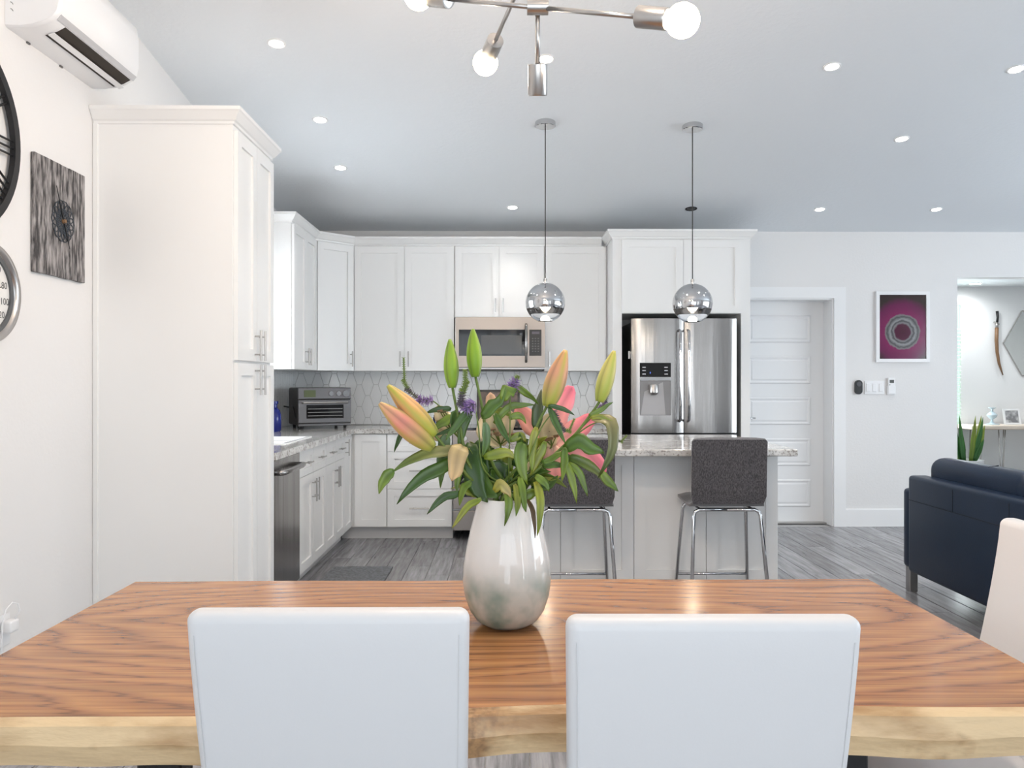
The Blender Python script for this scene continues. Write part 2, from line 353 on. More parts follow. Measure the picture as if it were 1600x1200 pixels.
struct(m.build('wall_front', wall_m)); window('window_3', frame((-1.45, -2.2, 0), (1,0,0), (0,1,0)), 3.5, 2.5, 2); window('window_5', frame((3.4, -2.2, 0), (1,0,0), (0,1,0)), .4, 2.5, 0)
# baseboards and door casing
m = MB().box(DX1+.105, OX0, YB-.016, YB, 0, .15).box(DX1+.105, OX0, YB-.010, YB, .15, .158)
struct(m.build('baseboard_back', trim_m))
m = MB().box(DX1, DX1+.105, YB-.02, YB, 0, DZ+.10).box(DX0-.105, DX0, YB-.02, YB, 0, DZ+.10).box(DX0, DX1, YB-.02, YB, DZ, DZ+.10)
m.box(DX1-.012, DX1, YB, YB+.21, 0, DZ).box(DX0, DX0+.012, YB, YB+.21, 0, DZ).box(DX0+.012, DX1-.012, YB, YB+.21, DZ-.012, DZ)
struct(m.build('trim_1', trim_m))
# five-panel door, set back in its frame
door = struct(MB().box(DX0+.012, DX1-.012, YB+.20, YB+.24, .012, DZ-.012).build('door_1', trim_m))
for k in range(5):
    z0 = .145+k*.378; x0, x1 = DX0+.13, DX1-.13
    p = MB(); a = YB+.20
    def rect(i, d): return [(x0+i, a-d, z0+i), (x1-i, a-d, z0+i), (x1-i, a-d, z0+.255-i), (x0+i, a-d, z0+.255-i)]
    rings = rect(0, .001)+rect(.012, .012)+rect(.030, .004)+rect(.045, .010)
    fs = [(r*4+k2, r*4+(k2+1)%4, r*4+4+(k2+1)%4, r*4+4+k2) for r in range(3) for k2 in range(4)]+[(12,13,14,15)]
    p.add(rings, fs); p.build('panel', trim_m, door)
MB().tube([(DX0+.07, YB+.20, .97), (DX0+.07, YB+.15, .97)], .011).tube([(DX0+.07, YB+.152, .97), (DX0+.19, YB+.152, .965)], .008).lathe([(.027, -.012), (.027, 0)], (DX0+.07, YB+.20, .97), 16, 'y').build('door_handle', chrome_m, door, True)
MB().lathe([(.027, -.02), (.027, 0)], (DX0+.07, YB+.20, 1.62), 16, 'y').build('deadbolt', iron_m, door)
MB().box(DX0+.012, DX1-.012, YB+.12, YB+.25, 0, .012).build('threshold', nickel_m, door)

# room beyond the opening
HY = 9.40
struct(MB().box(3.2, 7.6, HY, HY+.12, 0, 2.5).build('wall_hall_back', mat('hall_paint', (.86,.865,.87), .6)))
struct(MB().box(3.1, 3.2, YB+.15, HY+.12, 0, 2.5).build('wall_hall_left', wall_m))
struct(MB().box(7.6, 7.7, YB+.15, HY+.12, 0, 2.5).build('wall_hall_right', wall_m))
struct(MB().box(3.1, 7.7, YB+.15, HY+.12, 2.40, 2.5).build('ceiling_hall', ceil_m))
struct(MB().box(3.1, 7.7, YB+.30, HY+.12, -.1, 0).box(OX0, OX1, YB, YB+.31, -.1, 0).build('floor_hall', plank_m))
# hall window with a horizontal blind
HX0, HX1 = 4.38, 5.36
w = MB()
for a0, a1, c0, c1 in ((HX0, HX0+.09, .72, 2.28), (HX1-.09, HX1, .72, 2.28), (HX0+.09, HX1-.09, 2.19, 2.28), (HX0+.09, HX1-.09, .72, .80)): w.box(a0, a1, HY-.025, HY, c0, c1)
win_h = struct(w.build('window_4', trim_m))
MB().box(HX0+.09, HX1-.09, HY-.006, HY-.001, .80, 2.19).build('pane', mat('garden_through_pane', (.10,.22,.12), .1, emit=((.45,.75,.55), .9)), win_h)
for k in range(26):
    z = .83+k*.043
    M = frame((HX0+.095, HY-.034, z), (1,0,0), (0,-1,0))
    MB().add([(HX0+.095, HY-.030, z+.006), (HX1-.093, HY-.030, z+.006), (HX1-.093, HY-.060, z-.006), (HX0+.095, HY-.060, z-.006), (HX0+.095, HY-.030, z+.009), (HX1-.093, HY-.030, z+.009), (HX1-.093, HY-.060, z-.003), (HX0+.095, HY-.060, z-.003)],
        [(0,1,2,3),(4,5,6,7),(0,1,5,4),(2,3,7,6),(0,3,7,4),(1,2,6,5)]).build('slat', plas_m, win_h)

# ------------------------------------------------------------------ backsplash tiles: tall hexagons
def clip(poly, axis, val, keep_less):
    out = []
    for i in range(len(poly)):
        p, q = poly[i], poly[(i+1) % len(poly)]
        ip = (p[axis] <= val) == keep_less or p[axis] == val; iq = (q[axis] <= val) == keep_less or q[axis] == val
        if ip: out.append(p)
        if ip != iq:
            t = (val-p[axis])/(q[axis]-p[axis]); out.append((p[0]+(q[0]-p[0])*t, p[1]+(q[1]-p[1])*t))
    return out
def tiles(M, a0, a1, c0, c1, parent):
    HW, FL, HH, g = .054, .020, .098, .0016
    for i in range(int((a1-a0)/(HW+FL))+2):
        for j in range(-1, 4):
            cx = a0+i*(HW+FL); cz = c0+.06+j*2*HH+(HH if i % 2 else 0)
            k = 1-g/HW
            poly = [(cx-HW*k, cz), (cx-FL*k, cz-HH+g), (cx+FL*k, cz-HH+g), (cx+HW*k, cz), (cx+FL*k, cz+HH-g), (cx-FL*k, cz+HH-g)]
            for ax, v, less in ((0, a1, True), (0, a0, False), (1, c1, True), (1, c0, False)):
                if poly: poly = clip(poly, ax, v, less)
            if len(poly) < 3: continue
            ar = abs(sum(poly[q][0]*poly[(q+1)%len(poly)][1]-poly[(q+1)%len(poly)][0]*poly[q][1] for q in range(len(poly))))/2
            if ar < 2e-4: continue
            mx, mz = sum(p[0] for p in poly)/len(poly), sum(p[1] for p in poly)/len(poly)
            b = MB(); n = len(poly); tl = random.uniform(-.0006, .0006)
            vs = [M(Vector((p[0], 0.002, p[1]))) for p in poly]+[M(Vector((p[0], .0075, p[1]))) for p in poly]+[M(Vector((mx+(p[0]-mx)*.95, .009+tl, mz+(p[1]-mz)*.97))) for p in poly]
            fs = [tuple(range(2*n, 3*n))]+[(r*n+q, r*n+(q+1)%n, r*n+n+(q+1)%n, r*n+n+q) for r in (0, 1) for q in range(n)]
            b.add(vs, fs).build('tile', tile_m, parent)
MB().box(XW, .875, YB-.004, YB, .915, ZU+.02).build('grout_bed', grout_m, wall_back)
MB().box(XW, XW+.004, 4.39, YB, .915, 1.08).box(XW, XW+.004, WY1, YB, 1.08, ZU).build('grout_bed', grout_m, wall_left)
tiles(frame((0, YB, 0), (1,0,0), (0,-1,0)), XW+.005, .875, .918, ZU, wall_back)
tiles(frame((XW, 0, 0), (0,1,0), (1,0,0)), WY1, YB-.012, .918, ZU, wall_left)

# ------------------------------------------------------------------ cabinets
def pull(parent, M, a, c, L=.13, vert=True):
    m = MB(); b0, b1 = .0, .032
    if vert:
        m.tube([M(Vector((a, b1, c-L/2))), M(Vector((a, b1, c+L/2)))], .0055, 8)
        for s in (-.3, .3): m.tube([M(Vector((a, b0, c+s*L))), M(Vector((a, b1, c+s*L)))], .004, 6)
    else:
        m.tube([M(Vector((a-L/2, b1, c))), M(Vector((a+L/2, b1, c)))], .0055, 8)
        for s in (-.3, .3): m.tube([M(Vector((a+s*L, b0, c))), M(Vector((a+s*L, b1, c)))], .004, 6)
    return m.build('handle', nickel_m, parent, True, angle=SM)
def shaker(parent, M, a0, a1, c0, c1, name='door', st=.058, T=.021, handle=None, g=.0015, mt=None):
    """door or drawer front: stiles, rails and a recessed field; M has b=0 on the carcass front"""
    m = MB(); a0 += g; a1 -= g; c0 += g; c1 -= g; sr = min(st, (c1-c0)*.30)
    m.box(a0, a0+st, .001, T, c0, c1, M).box(a1-st, a1, .001, T, c0, c1, M)
    m.box(a0+st, a1-st, .001, T, c0, c0+sr, M).box(a0+st, a1-st, .001, T, c1-sr, c1, M)
    m.box(a0+st, a1-st, .001, T-.011, c0+sr, c1-sr, M)
    d = m.build(name, mt or cab_m, parent)
    if handle:
        hm = lambda p: M(Vector((p.x, p.y+T-.001, p.z)))
        pull(d, hm, *handle)
    return d
CR = [(0,0),(.008,0),(.010,.012),(.018,.018),(.040,.050),(.046,.056),(.046,.072),(0,.072)]
def crown(name, path, parent, z, prof=CR, right=True):
    """sweep the crown profile along a floor-plan path; outward is to the right of travel"""
    pts = [Vector((p[0], p[1])) for p in path]; nn = []
    for i in range(len(pts)-1):
        d = (pts[i+1]-pts[i]).normalized(); nn.append(Vector((d.y, -d.x)) if right else Vector((-d.y, d.x)))
    vs = []
    for i, p in enumerate(pts):
        if i == 0: o = nn[0]
        elif i == len(pts)-1: o = nn[-1]
        else:
            o = (nn[i-1]+nn[i]).normalized(); o = o/max(.3, o.dot(nn[i]))
        for q, h in prof: vs.append((p.x+o.x*q, p.y+o.y*q, z+h))
    n = len(prof); fs = [(i*n+k, i*n+(k+1)%n, (i+1)*n+(k+1)%n, (i+1)*n+k) for i in range(len(pts)-1) for k in range(n)]
    fs += [tuple(range(n)), tuple((len(pts)-1)*n+k for k in range(n))]
    return MB().add(vs, fs).build(name, cab_m, parent)
# tall pantry
PY0, PY1 = 3.775, 4.38
t = thing('pantry_cabinet', 'tall white pantry cabinet with a plain side beside the left wall', 'cabinet', (XW, PY0, 0))
MB().box(XW+.002, XF-.002, PY0, PY1, .0, 2.482).build('carcass', cab_m, t)
MB().box(XW+.002, XW+.022, PY0-.012, PY0, 0, 2.482).build('filler_strip', cab_m, t)
PM = frame((XF-.002, PY0, 0), (0,1,0), (1,0,0)); pw = PY1-PY0; hw = pw/2
for a0, a1, ha in ((.012, hw, hw-.035), (hw, pw-.004, hw+.035)):
    shaker(t, PM, a0, a1, 1.395, 2.46, handle=(ha, 1.475, .15))
    shaker(t, PM, a0, a1, .11, 1.385, handle=(ha, 1.305, .15))
crown('crown', [(XW+.002, PY0), (XF, PY0), (XF, PY1), (XW+.4, PY1)], t, 2.482)
# wall cabinets
def carcass(t, poly, z0, z1):
    MB().prism(poly, lambda p: Vector((p.x, p.z, p.y)), z0, z1).build('carcass', cab_m, t)
UY0 = 5.95
t = thing('wall_cabinet', 'white two-door wall cabinet on the left wall beside the sink window', 'cabinet', (XW, UY0, ZU), 'white wall cabinets')
carcass(t, [(XW+.012, UY0), (XU, UY0), (XU, YB-.61), (XW+.012, YB-.61)], ZU, ZT)
UM = frame((XU, UY0, 0), (0,1,0), (1,0,0)); L_ = YB-.61-UY0
shaker(t, UM, .004, L_/2, ZU, ZT-.005, handle=(L_/2-.035, ZU+.10)); shaker(t, UM, L_/2, L_-.012, ZU, ZT-.005, handle=(L_/2+.035, ZU+.10))
t = thing('wall_cabinet', 'white angled corner wall cabinet with a single door above the toaster oven', 'cabinet', (XW, YB, ZU), 'white wall cabinets')
A, B = Vector((XU, YB-.61, 0)), Vector((XW+.61, YU, 0))
carcass(t, [(XW+.012, YB-.609), (XU, YB-.609), (XW+.609, YU), (XW+.609, YB-.012), (XW+.012, YB-.012)], ZU, ZT)
dl = (B-A).length
shaker(t, frame(A, B-A, (1,-1,0)), .014, dl-.014, ZU, ZT-.005, handle=(dl-.05, ZU+.10))
def xat(px, Y): return at(px, 600, Y).x
x0, x1, x2 = XW+.61, xat(632, YU-.02), xat(709.5, YU-.02)
x3, x4, x5, x6 = xat(711, YU-.02), xat(780, YU-.02), xat(850, YU-.02), .875
BK = frame((0, YU, 0), (1,0,0), (0,-1,0))
t = thing('wall_cabinet', 'white two-door wall cabinet between the corner cabinet and the microwave', 'cabinet', (x0, YB, ZU), 'white wall cabinets')
carcass(t, [(x0+.001, YU), (x2, YU), (x2, YB-.012), (x0+.001, YB-.012)], ZU, ZT)
shaker(t, BK, x0+.006, x1, ZU, ZT-.005, handle=(x1-.035, ZU+.10)); shaker(t, BK, x1, x2, ZU, ZT-.005, handle=(x1+.035, ZU+.10))
ZM = 1.845
t = thing('wall_cabinet', 'short white two-door wall cabinet directly above the microwave', 'cabinet', (x3, YB, ZM), 'white wall cabinets')
carcass(t, [(x2+.001, YU), (x5, YU), (x5, YB-.012), (x2+.001, YB-.012)], ZM, ZT)
shaker(t, BK, x3, x4, ZM, ZT-.005, handle=(x4-.033, ZM+.10, .12)); shaker(t, BK, x4, x5, ZM, ZT-.005, handle=(x4+.033, ZM+.10, .12))
t = thing('wall_cabinet', 'white single-door wall cabinet between the microwave and the refrigerator panel', 'cabinet', (x5, YB, ZU), 'white wall cabinets')
carcass(t, [(x5+.001, YU), (x6, YU), (x6, YB-.012), (x5+.001, YB-.012)], ZU, ZT)
shaker(t, BK, x5+.004, x6-.012, ZU, ZT-.005, handle=(x5+.045, ZU+.10))
o = crown('crown_moulding', [(XW+.01, UY0), (XU, UY0), (XU, YB-.612), (XW+.612, YU), (.83, YU)], None, ZT)
tag(o, 'white crown moulding running along the tops of the wall cabinets', 'moulding')
# refrigerator surround with its cabinet
GX0, GX1, GY = .878, 1.995, 6.60
t = thing('refrigerator_surround', 'white side panels and two-door cabinet built around the refrigerator', 'cabinet', (GX0, YB, 0))
MB().box(GX0, GX0+.075, GY, YB-.002, 0, ZT).build('side_panel', cab_m, t); MB().box(GX1-.075, GX1, GY, YB-.002, 0, ZT).build('side_panel', cab_m, t)
MB().box(GX0+.075, GX1-.075, GY+.001, YB-.002, 1.85, ZT).build('carcass', cab_m, t)
GM = frame((0, GY, 0), (1,0,0), (0,-1,0)); gm = xat(1067, GY)
shaker(t, GM, GX0+.07, gm, 1.852, ZT-.01); shaker(t, GM, gm, GX1-.07, 1.852, ZT-.01)
crown('crown', [(GX0, YB-.30), (GX0, GY), (GX1, GY), (GX1, YB-.002)], t, ZT, right=True)
# base cabinets, left run
YD0, YD1, YS1, YT1 = 4.385, 4.985, 5.735, 6.40
def base(label, M, w, loc, drawers, doors, depth=.60, z1=.874, hollow=False):
    t = thing('base_cabinet', label, 'cabinet', loc, 'white base cabinets')
    if hollow: MB().box(0, w, -depth, 0, .105, .69, M).box(0, w, -.018, 0, .69, z1, M).box(0, .016, -depth, -.018, .69, z1, M).box(w-.016, w, -depth, -.018, .69, z1, M).build('carcass', cab_m, t)
    else: MB().box(0, w, -depth, 0, .105, z1, M).build('carcass', cab_m, t)
    MB().box(0, w, -depth, -.07, 0, .105, M).build('toe_kick', toe_m, t)
    return t
ZD = .705
M = frame((XF-.021, YD1, 0), (0,1,0), (1,0,0)); w = YS1-YD1
t = base('white sink base cabinet with two drawer fronts beside the dishwasher', M, w, (XF, YD1, 0), 2, 2, hollow=True)
for k in (0, 1):
    shaker(t, M, w/2*k+.002, w/2*(k+1)-.001, ZD, .87, 'drawer', st=.045, handle=(w/2*(k+.5), (ZD+.87)/2, .12, False))
    shaker(t, M, w/2*k+.002, w/2*(k+1)-.001, .11, ZD, handle=(w/2+(.035 if k else -.035), ZD-.11, .15))
M = frame((XF-.021, YS1+.001, 0), (0,1,0), (1,0,0)); w = YT1-YS1-.002
t = base('white base cabinet with two drawers between the sink cabinet and the corner', M, w, (XF, YS1, 0), 2, 2)
for k in (0, 1):
    shaker(t, M, w/2*k+.002, w/2*(k+1)-.001, ZD, .87, 'drawer', st=.045, handle=(w/2*(k+.5), (ZD+.87)/2, .12, False))
    shaker(t, M, w/2*k+.002, w/2*(k+1)-.001, .11, ZD, handle=(w/2+(.03 if k else -.03), ZD-.11, .15))
M = frame((XF-.021, YT1+.001, 0), (0,1,0), (1,0,0)); w = YF+.02-YT1-.003
t = base('narrow white corner base cabinet on the left run', M, w, (XF, YT1, 0), 0, 1)
shaker(t, M, .002, w-.005, .11, .87, st=.05, handle=(.035, .78, .13))
# back run
BX1, BX2, BX3 = xat(604.5, YF), xat(707, YF), xat(855, YF)
BF = frame((0, YF+.021, 0), (1,0,0), (0,-1,0))
def bframe(x): return frame((x, YF+.021, 0), (1,0,0), (0,-1,0))
M = bframe(XF-.02); w = BX1-XF+.019
t = base('narrow white one-door base cabinet in the back corner', M, w, (XF, YF, 0), 0, 1, .585)
MB().box(-.075, 0, -.585, -.07, 0, .105, M).build('toe_kick', toe_m, t)
shaker(t, M, .045, w-.002, .11, .87)
M = bframe(BX1); w = BX2-BX1-.003
t = base('white three-drawer base cabinet beside the range', M, w, (BX1, YF, 0), 3, 0, .585)
for c0, c1 in ((.11, .42), (.42, .725), (.725, .87)):
    shaker(t, M, .003, w-.002, c0, c1, 'drawer', handle=(w/2, (c0+c1)/2 if c1 > .8 else (c0+c1)/2, .16, False))
M = bframe(BX3+.002); w = GX0-BX3-.006
t = base('white base cabinet between the range and the refrigerator panel', M, w, (BX3, YF, 0), 1, 1, .585)
shaker(t, M, .003, w-.003, ZD, .87, 'drawer', st=.045, handle=(w/2, .79, .13, False)); shaker(t, M, .003, w-.003, .11, ZD, handle=(.05, ZD-.12, .15))
# countertop, L shaped, with the sink cut out
CT0, CT1 = .875, .914; CE = .028
SX0, SX1, SY0, SY1 = XW+.12, -1.345, 5.01, 5.66
t = thing('countertop', 'speckled pale granite worktop along the left and back walls', 'countertop', (XW, YB, CT0))
m = MB()
for a in ((XW+.012, SX0, PY1+.002, YF-CE), (SX1, XF+CE, PY1+.002, YF-CE), (SX0, SX1, PY1+.002, SY0), (SX0, SX1, SY1, YF-CE), (XW+.012, BX2-.003, YF-CE, YB-.012)): m.box(*a, CT0, CT1)
m.build('slab', granite_m, t)
MB().box(BX3+.003, GX0-.002, YF-CE, YB-.012, CT0, CT1).build('slab', granite_m, t)
m = MB()
for a, z0, z1 in (((SX0-.012, SX0+.02, SY0-.012, SY1+.012), .72, .919), ((SX1-.02, SX1+.012, SY0-.012, SY1+.012), .72, .919), ((SX0+.02, SX1-.02, SY0-.012, SY0+.02), .72, .919), ((SX0+.02, SX1-.02, SY1-.02, SY1+.012), .72, .919), ((SX0+.02, SX1-.02, SY0+.02, SY1-.02), .70, .735), ((SX0+.02, SX1-.02, 5.32, 5.355), .735, .912)): m.box(*a, z0, z1)
tag(m.build('kitchen_sink', sink_m), 'white double-bowl sink set into the granite worktop', 'sink')

# ------------------------------------------------------------------ appliances
t = thing('dishwasher', 'stainless steel dishwasher beside the tall pantry', 'dishwasher', (XF, YD0, 0))
MB().box(XW+.05, XF-.02, YD0+.004, YD1-.004, .1, .87).build('body', dsteel_m, t)
MB().rbox(XF-.02, XF+.006, YD0+.004, YD1-.004, .10, .868, .004, 2).build('door', steel_m, t)
MB().tube([(XF+.006, YD0+.07, .80), (XF+.045, YD0+.07, .80), (XF+.05, YD0+.12, .80), (XF+.05, YD1-.12, .80), (XF+.045, YD1-.07, .80), (XF+.006, YD1-.07, .80)], .016, 10).build('handle', steel_m, t, True)
MB().box(XW+.05, XF-.07, YD0+.004, YD1-.004, 0, .10).build('toe_panel', black_m, t)
# range
RX0, RX1 = BX2+.003, BX3-.003
t = thing('range', 'stainless steel range with a dark oven window below the microwave', 'range', (RX0, YF, 0))
MB().box(RX0, RX1, YF-.005, YB-.015, .08, .905).build('body', dsteel_m, t)
MB().box(RX0-.001, RX1+.001, YF-.03, YB-.012, .905, .922).build('cooktop', glassb_m, t)
d = MB().rbox(RX0+.004, RX1-.004, YF-.045, YF-.006, .26, .76, .005, 2).build('oven_door', brushed_m, t)
MB().box(RX0+.06, RX1-.06, YF-.049, YF-.044, .36, .66).build('oven_window', glassb_m, d)
MB().tube([(RX0+.06, YF-.045, .71), (RX0+.06, YF-.09, .71), (RX1-.06, YF-.09, .71), (RX1-.06, YF-.045, .71)], .011, 10).build('handle', chrome_m, d, True, angle=SM)
MB().rbox(RX0+.004, RX1-.004, YF-.04, YF-.006, .085, .245, .005, 2).build('drawer', brushed_m, t)
MB().rbox(RX0+.002, RX1-.002, YF-.05, YF-.006, .775, .903, .006, 2).build('control_panel', brushed_m, t)
for k in range(5): MB().lathe([(.022, 0), (.02, -.03)], (RX0+.10+k*(RX1-RX0-.2)/4, YF-.05, .84), 14, 'y').build('knob', nickel_m, t, True, angle=SM)
# microwave
MX0, MX1, MY, MZ0, MZ1 = xat(711.5, 6.90), xat(851.5, 6.90), 6.90, 1.405, 1.843
t = thing('microwave', 'stainless steel microwave mounted over the range', 'microwave', (MX0, MY, MZ0))
MB().box(MX0, MX1, MY, YB-.015, MZ0, MZ1).build('body', dsteel_m, t)
d = MB().rbox(MX0, MX1, MY-.03, MY-.001, MZ0+.012, MZ1, .004, 2).build('door', brushed_m, t)
px = lambda p: xat(p, 6.87); pz = lambda y: at(780, y, 6.87).z
MB().box(px(717), px(822), MY-.034, MY-.028, pz(556), pz(515)).build('window', glassb_m, d)
MB().box(px(752), px(815), MY-.0345, MY-.033, pz(553), pz(524)).build('window_mesh', mat('window_mesh', (.05,.048,.046), .15), d)
MB().box(px(827), px(846), MY-.034, MY-.028, pz(556), pz(515)).build('keypad', black_m, d)
MB().box(px(831), px(843), MY-.0352, MY-.0335, pz(522), pz(518)).build('display', mat('display', (.10,.09,.12), .3), d)
for r in range(6):
    for c in range(3): MB().box(px(831+c*4.4), px(833.5+c*4.4), MY-.0350, MY-.0335, pz(530+r*4), pz(528+r*4)).build('key', mat('key_grey', (.11,.11,.11), .5) if r+c == 0 else MATS['key_grey'], d)
MB().tube([(px(822), MY-.03, pz(507)), (px(822), MY-.065, pz(510)), (px(822), MY-.07, pz(535)), (px(822), MY-.065, pz(562)), (px(822), MY-.03, pz(565))], .012, 10).build('handle', steel_m, d, True)
MB().box(MX0+.02, MX1-.02, MY, YB-.05, MZ0-.012, MZ0).build('vent_panel', black_m, t)
# refrigerator
FX0, FX1, FY = xat(987, 6.5), xat(1152, 6.5), 6.50
FM_ = xat(1069.5, 6.5)
t = thing('refrigerator', 'stainless steel french-door refrigerator with an ice dispenser', 'refrigerator', (FX0, FY, 0))
MB().box(FX0+.004, FX1-.004, FY+.075, YB-.03, .03, 1.775).build('body', black_m, t)
def fdoor(x0, x1, z0, z1, name):
    n = 10; m = MB(); vs = []
    prof = []
    for k in range(n+1):
        a = k/n; prof.append((x0+(x1-x0)*a, FY+.012*(2*a-1)**2+(.012 if k in (0, n) else 0)))
    poly = prof+[(x1, FY+.07), (x0, FY+.07)]
    m.prism([(p[0], p[1]) for p in poly], lambda p: Vector((p.x, p.z, p.y)), z0, z1)
    return m.build(name, steel_m, t, True, angle=math.radians(25))
zf = lambda y: at(1070, y, 6.5).z
dl_ = fdoor(FX0, FM_-.003, zf(676.5), zf(497.5), 'door'); dr_ = fdoor(FM_+.003, FX1, zf(676.5), zf(497.5), 'door')
fz_ = fdoor(FX0, FX1, .09, zf(679), 'freezer_drawer')
MB().tube([(FX0+.1, FY, .80), (FX0+.1, FY-.05, .80), (FX1-.1, FY-.05, .80), (FX1-.1, FY, .80)], .012, 10).build('handle', chrome_m, fz_, True, angle=SM)
for xx, dd in ((xat(1063.5, 6.46), dl_), (xat(1077, 6.46), dr_)):
    pts = [(xx, FY+.012, zf(516)), (xx, FY-.030, zf(518)), (xx, FY-.045, zf(550)), (xx, FY-.050, zf(590)), (xx, FY-.045, zf(630)), (xx, FY-.030, zf(656)), (xx, FY+.012, zf(658))]
    MB().tube(pts, .0115, 10).build('handle', chrome_m, dd, True)
fx = lambda p: xat(p, 6.49)
MB().box(fx(1000), fx(1048.5), FY-.004, FY+.02, zf(589), zf(567)).build('dispenser_panel', glassb_m, dl_)
icon_m = mat('icon_white', (.55,.56,.58), .5)
for px_, py_ in ((1006.5,574),(1006.5,579),(1006.5,584.5),(1041,574),(1041,579),(1041,584.5)):
    MB().box(fx(px_-2.6), fx(px_+2.6), FY-.0050, FY-.0035, zf(py_+.7), zf(py_-.7)).build('touch_icon', icon_m, dl_)
MB().box(fx(1015.5), fx(1017), FY-.0050, FY-.0035, zf(584), zf(581)).build('touch_icon', mat('icon_blue', (.1,.2,.8), .5), dl_)
MB().rbox(fx(1000), fx(1048.5), FY-.014, FY+.02, zf(595), zf(589.5), .003, 2).build('dispenser_trim', chrome_m, dl_)
m = MB().box(fx(1000), fx(1048.5), FY-.004, FY-.001, zf(649), zf(595))
m.build('dispenser_recess', mat('dispenser_grey', (.25,.245,.25), .35), dl_)
m = MB(); m.add([(fx(1001.5), FY-.0045, zf(648)), (fx(1040), FY-.0045, zf(648)), (fx(1036), FY-.0045, zf(597)), (fx(1007), FY-.0045, zf(612))], [(0,1,2,3)]); m.build('drip_back', mat('dispenser_light', (.42,.41,.42), .3), dl_)
MB().lathe([(.022, 0), (.040, .02), (.040, .075), (.034, .085)], (fx(1021), FY-.022, zf(617)), 16).build('spout', nickel_m, dl_, True, angle=SM)
MB().box(FX0-.012, FX0-.002, FY+.09, FY+.14, zf(560), zf(548)).build('hinge_box', nickel_m, t)
# toaster oven in the corner
t = thing('toaster_oven', 'stainless steel toaster oven with three knobs in the counter corner', 'toaster oven', (0,0,0)); ovn_m = mat('oven_steel', (.20,.195,.20), .3, metal=1)
w, d, h = .435, .34, .335
MB().rbox(-w/2, w/2, .0, d, .028, h, .012, 2).build('body', mat('oven_side', (.045,.04,.038), .4, metal=.3), t, True, angle=SM)
MB().rbox(-w/2, w/2, -.014, .012, .24, h, .006, 2).build('control_panel', ovn_m, t)
dd = MB().rbox(-w/2, w/2, -.016, .012, .045, .236, .006, 2).build('door', ovn_m, t)
MB().box(-w/2+.065, w/2-.065, -.019, -.013, .085, .195).build('glass', glassb_m, dd)
for k in range(3): MB().box(-w/2+.075, w/2-.075, -.0200, -.0185, .105+k*.028, .108+k*.028).build('rack_bar', nickel_m, dd)
MB().tube([(-w/2+.035, -.014, .214), (-w/2+.035, -.042, .214), (w/2-.035, -.042, .214), (w/2-.035, -.014, .214)], .009, 8).build('handle', nickel_m, dd, True, angle=SM)
MB().rbox(-w/2, w/2, -.012, .02, .022, .045, .004, 1).build('base_rail', ovn_m, t)
MB().box(-w/2+.045, -w/2+.14, -.0165, -.012, .258, .315).build('display', mat('lcd_green', (.12,.15,.07), .25), t)
for k, rr in ((0, .021), (1, .021), (2, .029)):
    MB().lathe([(rr, 0), (rr*.92, -.028)], (.045+k*.062, -.014, .287), 18, 'y').build('knob', chrome_m, t, True, angle=SM)
for sx in (-1, 1):
    for yy in (.03, d-.04): MB().lathe([(.013, 0), (.016, .03)], (sx*(w/2-.04), yy, 0), 10).build('foot', black_m, t)
p = at(507, 664, 6.80); t.location = (-1.47, 6.70, CT1+.0005); t.rotation_euler = (0, 0, math.radians(27))
o = MB().tube([(-1.67, 6.78, CT1+.006), (-1.68, 6.68, CT1+.006), (-1.70, 6.66, 1.02), (-1.72, 6.68, 1.08), (-1.76, 6.80, 1.10), (-1.80, 6.90, 1.08), (XW+.02, 6.95, 1.09)], .006, 8).build('power_cord', black_m, None, True)
tag(o, 'black power cord rising from the worktop beside the toaster oven', 'cord')
o = MB().lathe([(.045, 0), (.052, .01), (.052, .13), (.04, .165), (.022, .185), (.022, .21), (.03, .215), (.03, .235)], (-1.775, 6.32, CT1), 24).build('blue_bottle', bluegl_m, None, True, angle=SM)
tag(o, 'cobalt blue bottle standing on the worktop by the left wall', 'bottle')
o = MB().lathe([(.03, 0), (.036, .008), (.036, .075), (.03, .085), (.03, .10)], at(683, 668, 6.98)*1.0-Vector((0,0,at(683, 668, 6.98).z-CT1)), 20).build('blue_jar', mat('dark_blue_glaze', (.008,.012,.07), .15), None, True, angle=SM)
tag(o, 'small dark blue jar on the worktop left of the range', 'jar')
t = thing('framed_picture', 'dark framed picture leaning on the hexagon tiles behind the range', 'picture', (0, YB, .93))
q0, q1 = at(745, 662, YB-.05), at(812, 609, YB-.03)
FMx = lambda p: Vector((p.x, YB-.06+(p.z-q0.z)*.11+p.y, p.z))
m = MB()
for a in ((q0.x, q0.x+.02, 0, .015, .923, q1.z), (q1.x-.02, q1.x, 0, .015, .923, q1.z), (q0.x+.02, q1.x-.02, 0, .015, .923, .943), (q0.x+.02, q1.x-.02, 0, .015, q1.z-.02, q1.z)): m.box(*a, FMx)
m.build('frame', black_m, t)
MB().box(q0.x+.02, q1.x-.02, .004, .010, .943, q1.z-.02, FMx).build('print', mat('brown_print', (.16,.10,.085), .3, noise=((9,9,9), 4, (.03,.022,.022), .4, .6)), t)
t = thing('wall_outlet', 'white electrical outlet on the hexagon tiles right of the range', 'outlet', (0, YB, 1.15))
c = at(900, 627, YB-.01); MB().rbox(c.x-.036, c.x+.036, YB-.017, YB-.008, c.z-.058, c.z+.058, .003, 2).build('cover_plate', plas_m, t)
for dz in (-.022, .022): MB().rbox(c.x-.017, c.x+.017, YB-.0195, YB-.0165, c.z+dz-.015, c.z+dz+.015, .001, 1).build('socket', trim_m, t)

